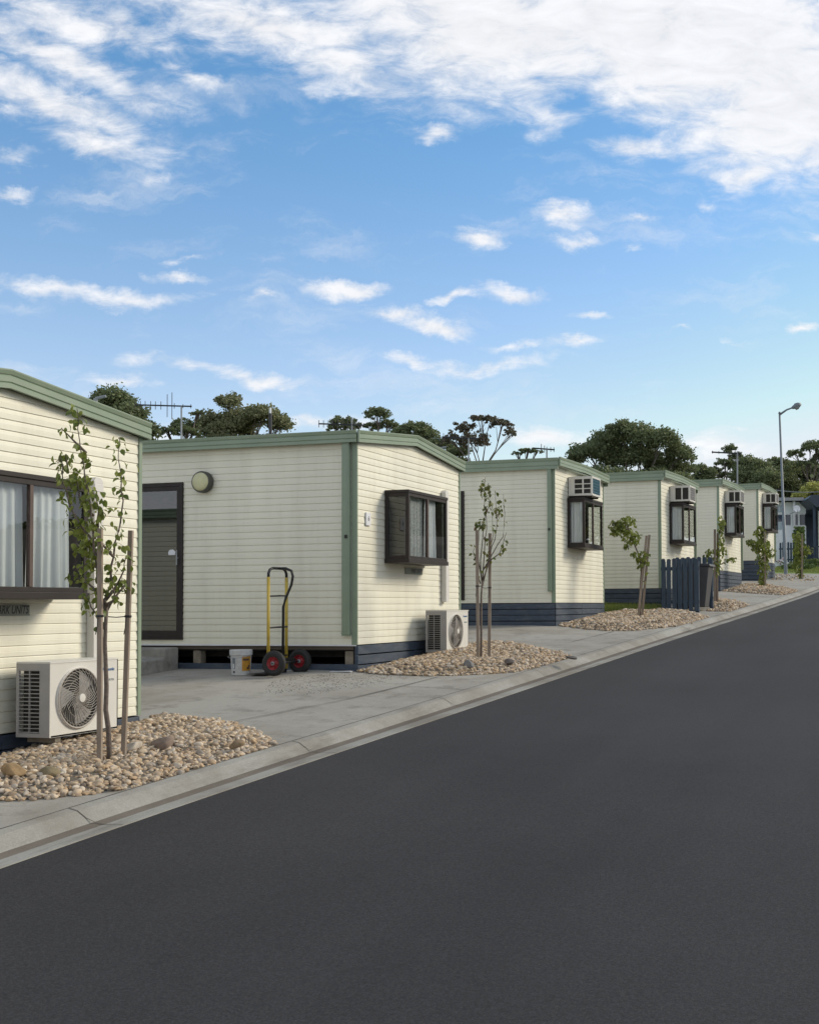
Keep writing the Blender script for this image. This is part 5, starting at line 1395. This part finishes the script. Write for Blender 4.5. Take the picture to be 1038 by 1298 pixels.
# detail noise: streaky billows on the layer, plus fine mottling
ml = N.new('ShaderNodeMapping'); ml.inputs['Rotation'].default_value = (0, 0, radians(-25)); ml.inputs['Scale'].default_value = (1.0, .75, 1); L.new(lay.outputs['Vector'], ml.inputs['Vector'])
n1 = noise(ml.outputs['Vector'], 2.6, 9, .62, .25, 3.1)
mu = N.new('ShaderNodeMapping'); mu.inputs['Rotation'].default_value = (0, 0, radians(14)); mu.inputs['Scale'].default_value = (1, 2.4, 1); L.new(cb.outputs['Vector'], mu.inputs['Vector'])
n2 = noise(mu.outputs['Vector'], 20, 10, .64, .4, 1.7)
nn = math_('ADD', math_('MULTIPLY', n1.outputs['Fac'], .45), math_('MULTIPLY', n2.outputs['Fac'], .55))
dens = math_('ADD', field, math_('MULTIPLY', math_('SUBTRACT', nn, .5), 3.6))
mr = N.new('ShaderNodeMapRange'); mr.interpolation_type = 'SMOOTHSTEP'; mr.inputs['From Min'].default_value = .10; mr.inputs['From Max'].default_value = 1.22; L.new(dens, mr.inputs['Value'])
gate = N.new('ShaderNodeMapRange'); gate.inputs['From Min'].default_value = .02; gate.inputs['From Max'].default_value = .18; L.new(field, gate.inputs['Value'])
n3 = noise(mu.outputs['Vector'], 30, 6, .6, 0, 8)
alpha0 = math_('MULTIPLY', math_('MULTIPLY', mr.outputs['Result'], gate.outputs['Result']), .95)
mv = N.new('ShaderNodeMapping'); mv.inputs['Rotation'].default_value = (0, 0, radians(6)); mv.inputs['Scale'].default_value = (1, 3.6, 1); L.new(wa.outputs['Vector'], mv.inputs['Vector'])
n4 = noise(mv.outputs['Vector'], 5.5, 9, .66, .2, 4.4)
veil = N.new('ShaderNodeMapRange'); veil.interpolation_type = 'SMOOTHSTEP'; veil.inputs['From Min'].default_value = .50; veil.inputs['From Max'].default_value = .78; veil.inputs['To Max'].default_value = .42; L.new(n4.outputs['Fac'], veil.inputs['Value'])
alpha = math_('SUBTRACT', 1.0, math_('MULTIPLY', math_('SUBTRACT', 1.0, alpha0), math_('SUBTRACT', 1.0, veil.outputs['Result'])))
# thin veil near the horizon is left to the sky model
shade = N.new('ShaderNodeMapRange'); shade.inputs['From Min'].default_value = .3; shade.inputs['From Max'].default_value = .7; shade.inputs['To Min'].default_value = .86; shade.inputs['To Max'].default_value = 1.04; L.new(n2.outputs['Fac'], shade.inputs['Value'])
ccol = N.new('ShaderNodeVectorMath'); ccol.operation = 'SCALE'; ccol.inputs[0].default_value = (.97 / SKYS, .975 / SKYS, 1.0 / SKYS); L.new(shade.outputs['Result'], ccol.inputs['Scale'])
sk = N.new('ShaderNodeVectorMath'); sk.operation = 'MULTIPLY'; L.new(sky.outputs['Color'], sk.inputs[0])
cl_ = N.new('ShaderNodeVectorMath'); cl_.operation = 'MINIMUM'; L.new(sk.outputs['Vector'], cl_.inputs[0]); cl_.inputs[1].default_value = (.82 / SKYS, .86 / SKYS, .92 / SKYS)
tr_ = N.new('ShaderNodeMapRange'); tr_.interpolation_type = 'SMOOTHSTEP'; tr_.inputs['From Min'].default_value = .06; tr_.inputs['From Max'].default_value = .48; L.new(sp.outputs['Z'], tr_.inputs['Value'])
tm = N.new('ShaderNodeMix'); tm.data_type = 'RGBA'; tm.inputs['A'].default_value = (1.66, 1.44, 1.40, 1); tm.inputs['B'].default_value = (.80, 1.25, 1.41, 1); L.new(tr_.outputs['Result'], tm.inputs['Factor']); L.new(tm.outputs['Result'], sk.inputs[1])
mx = N.new('ShaderNodeMix'); mx.data_type = 'RGBA'; L.new(alpha, mx.inputs['Factor']); L.new(cl_.outputs['Vector'], mx.inputs['A']); L.new(ccol.outputs['Vector'], mx.inputs['B'])
L.new(mx.outputs['Result'], bg.inputs['Color'])

sd = bpy.data.lights.new('sun', 'SUN'); so = bpy.data.objects.new('sun', sd); COL.objects.link(so)
sd.energy = 2.9; sd.angle = radians(20); sd.color = (1, .89, .72)
dv = Vector((cos(SUN_AZ) * cos(SUN_EL), sin(SUN_AZ) * cos(SUN_EL), sin(SUN_EL)))
so.rotation_euler = dv.to_track_quat('Z', 'Y').to_euler(); so.location = (10, 10, 20)

# ------------------------------------------------------------------ camera
cd = bpy.data.cameras.new('camera'); cam = bpy.data.objects.new('camera', cd); COL.objects.link(cam)
cd.sensor_fit = 'HORIZONTAL'; cd.sensor_width = 36; cd.lens = F / 1038 * 36
cd.shift_x = (519 - CX) / 1038; cd.shift_y = (CY - 649) / 1038
cd.clip_end = 2000; cd.clip_start = .05
fw = Vector((-sin(YAW) * cos(PITCH), cos(YAW) * cos(PITCH), sin(PITCH)))
rt = Vector((cos(YAW), sin(YAW), 0)); up = rt.cross(fw)
c_, s_ = cos(ROLL), sin(ROLL)
r2 = rt * c_ - up * s_ if False else rt * c_ + up * (-s_) ; u2 = up * c_ + rt * s_
# ray(): a2 = a c + b s along right, b2 = -a s + b c along up
r2 = rt * c_ - up * s_; u2 = rt * s_ + up * c_
mw = Matrix((r2, u2, -fw)).transposed().to_4x4()
cam.matrix_world = mw
S.camera = cam
S.view_settings.view_transform = 'Standard'; S.view_settings.look = 'None'; S.view_settings.exposure = 0; S.view_settings.gamma = 1
S.cycles.use_denoising = True
S.cycles.max_bounces = 6; S.cycles.transparent_max_bounces = 12
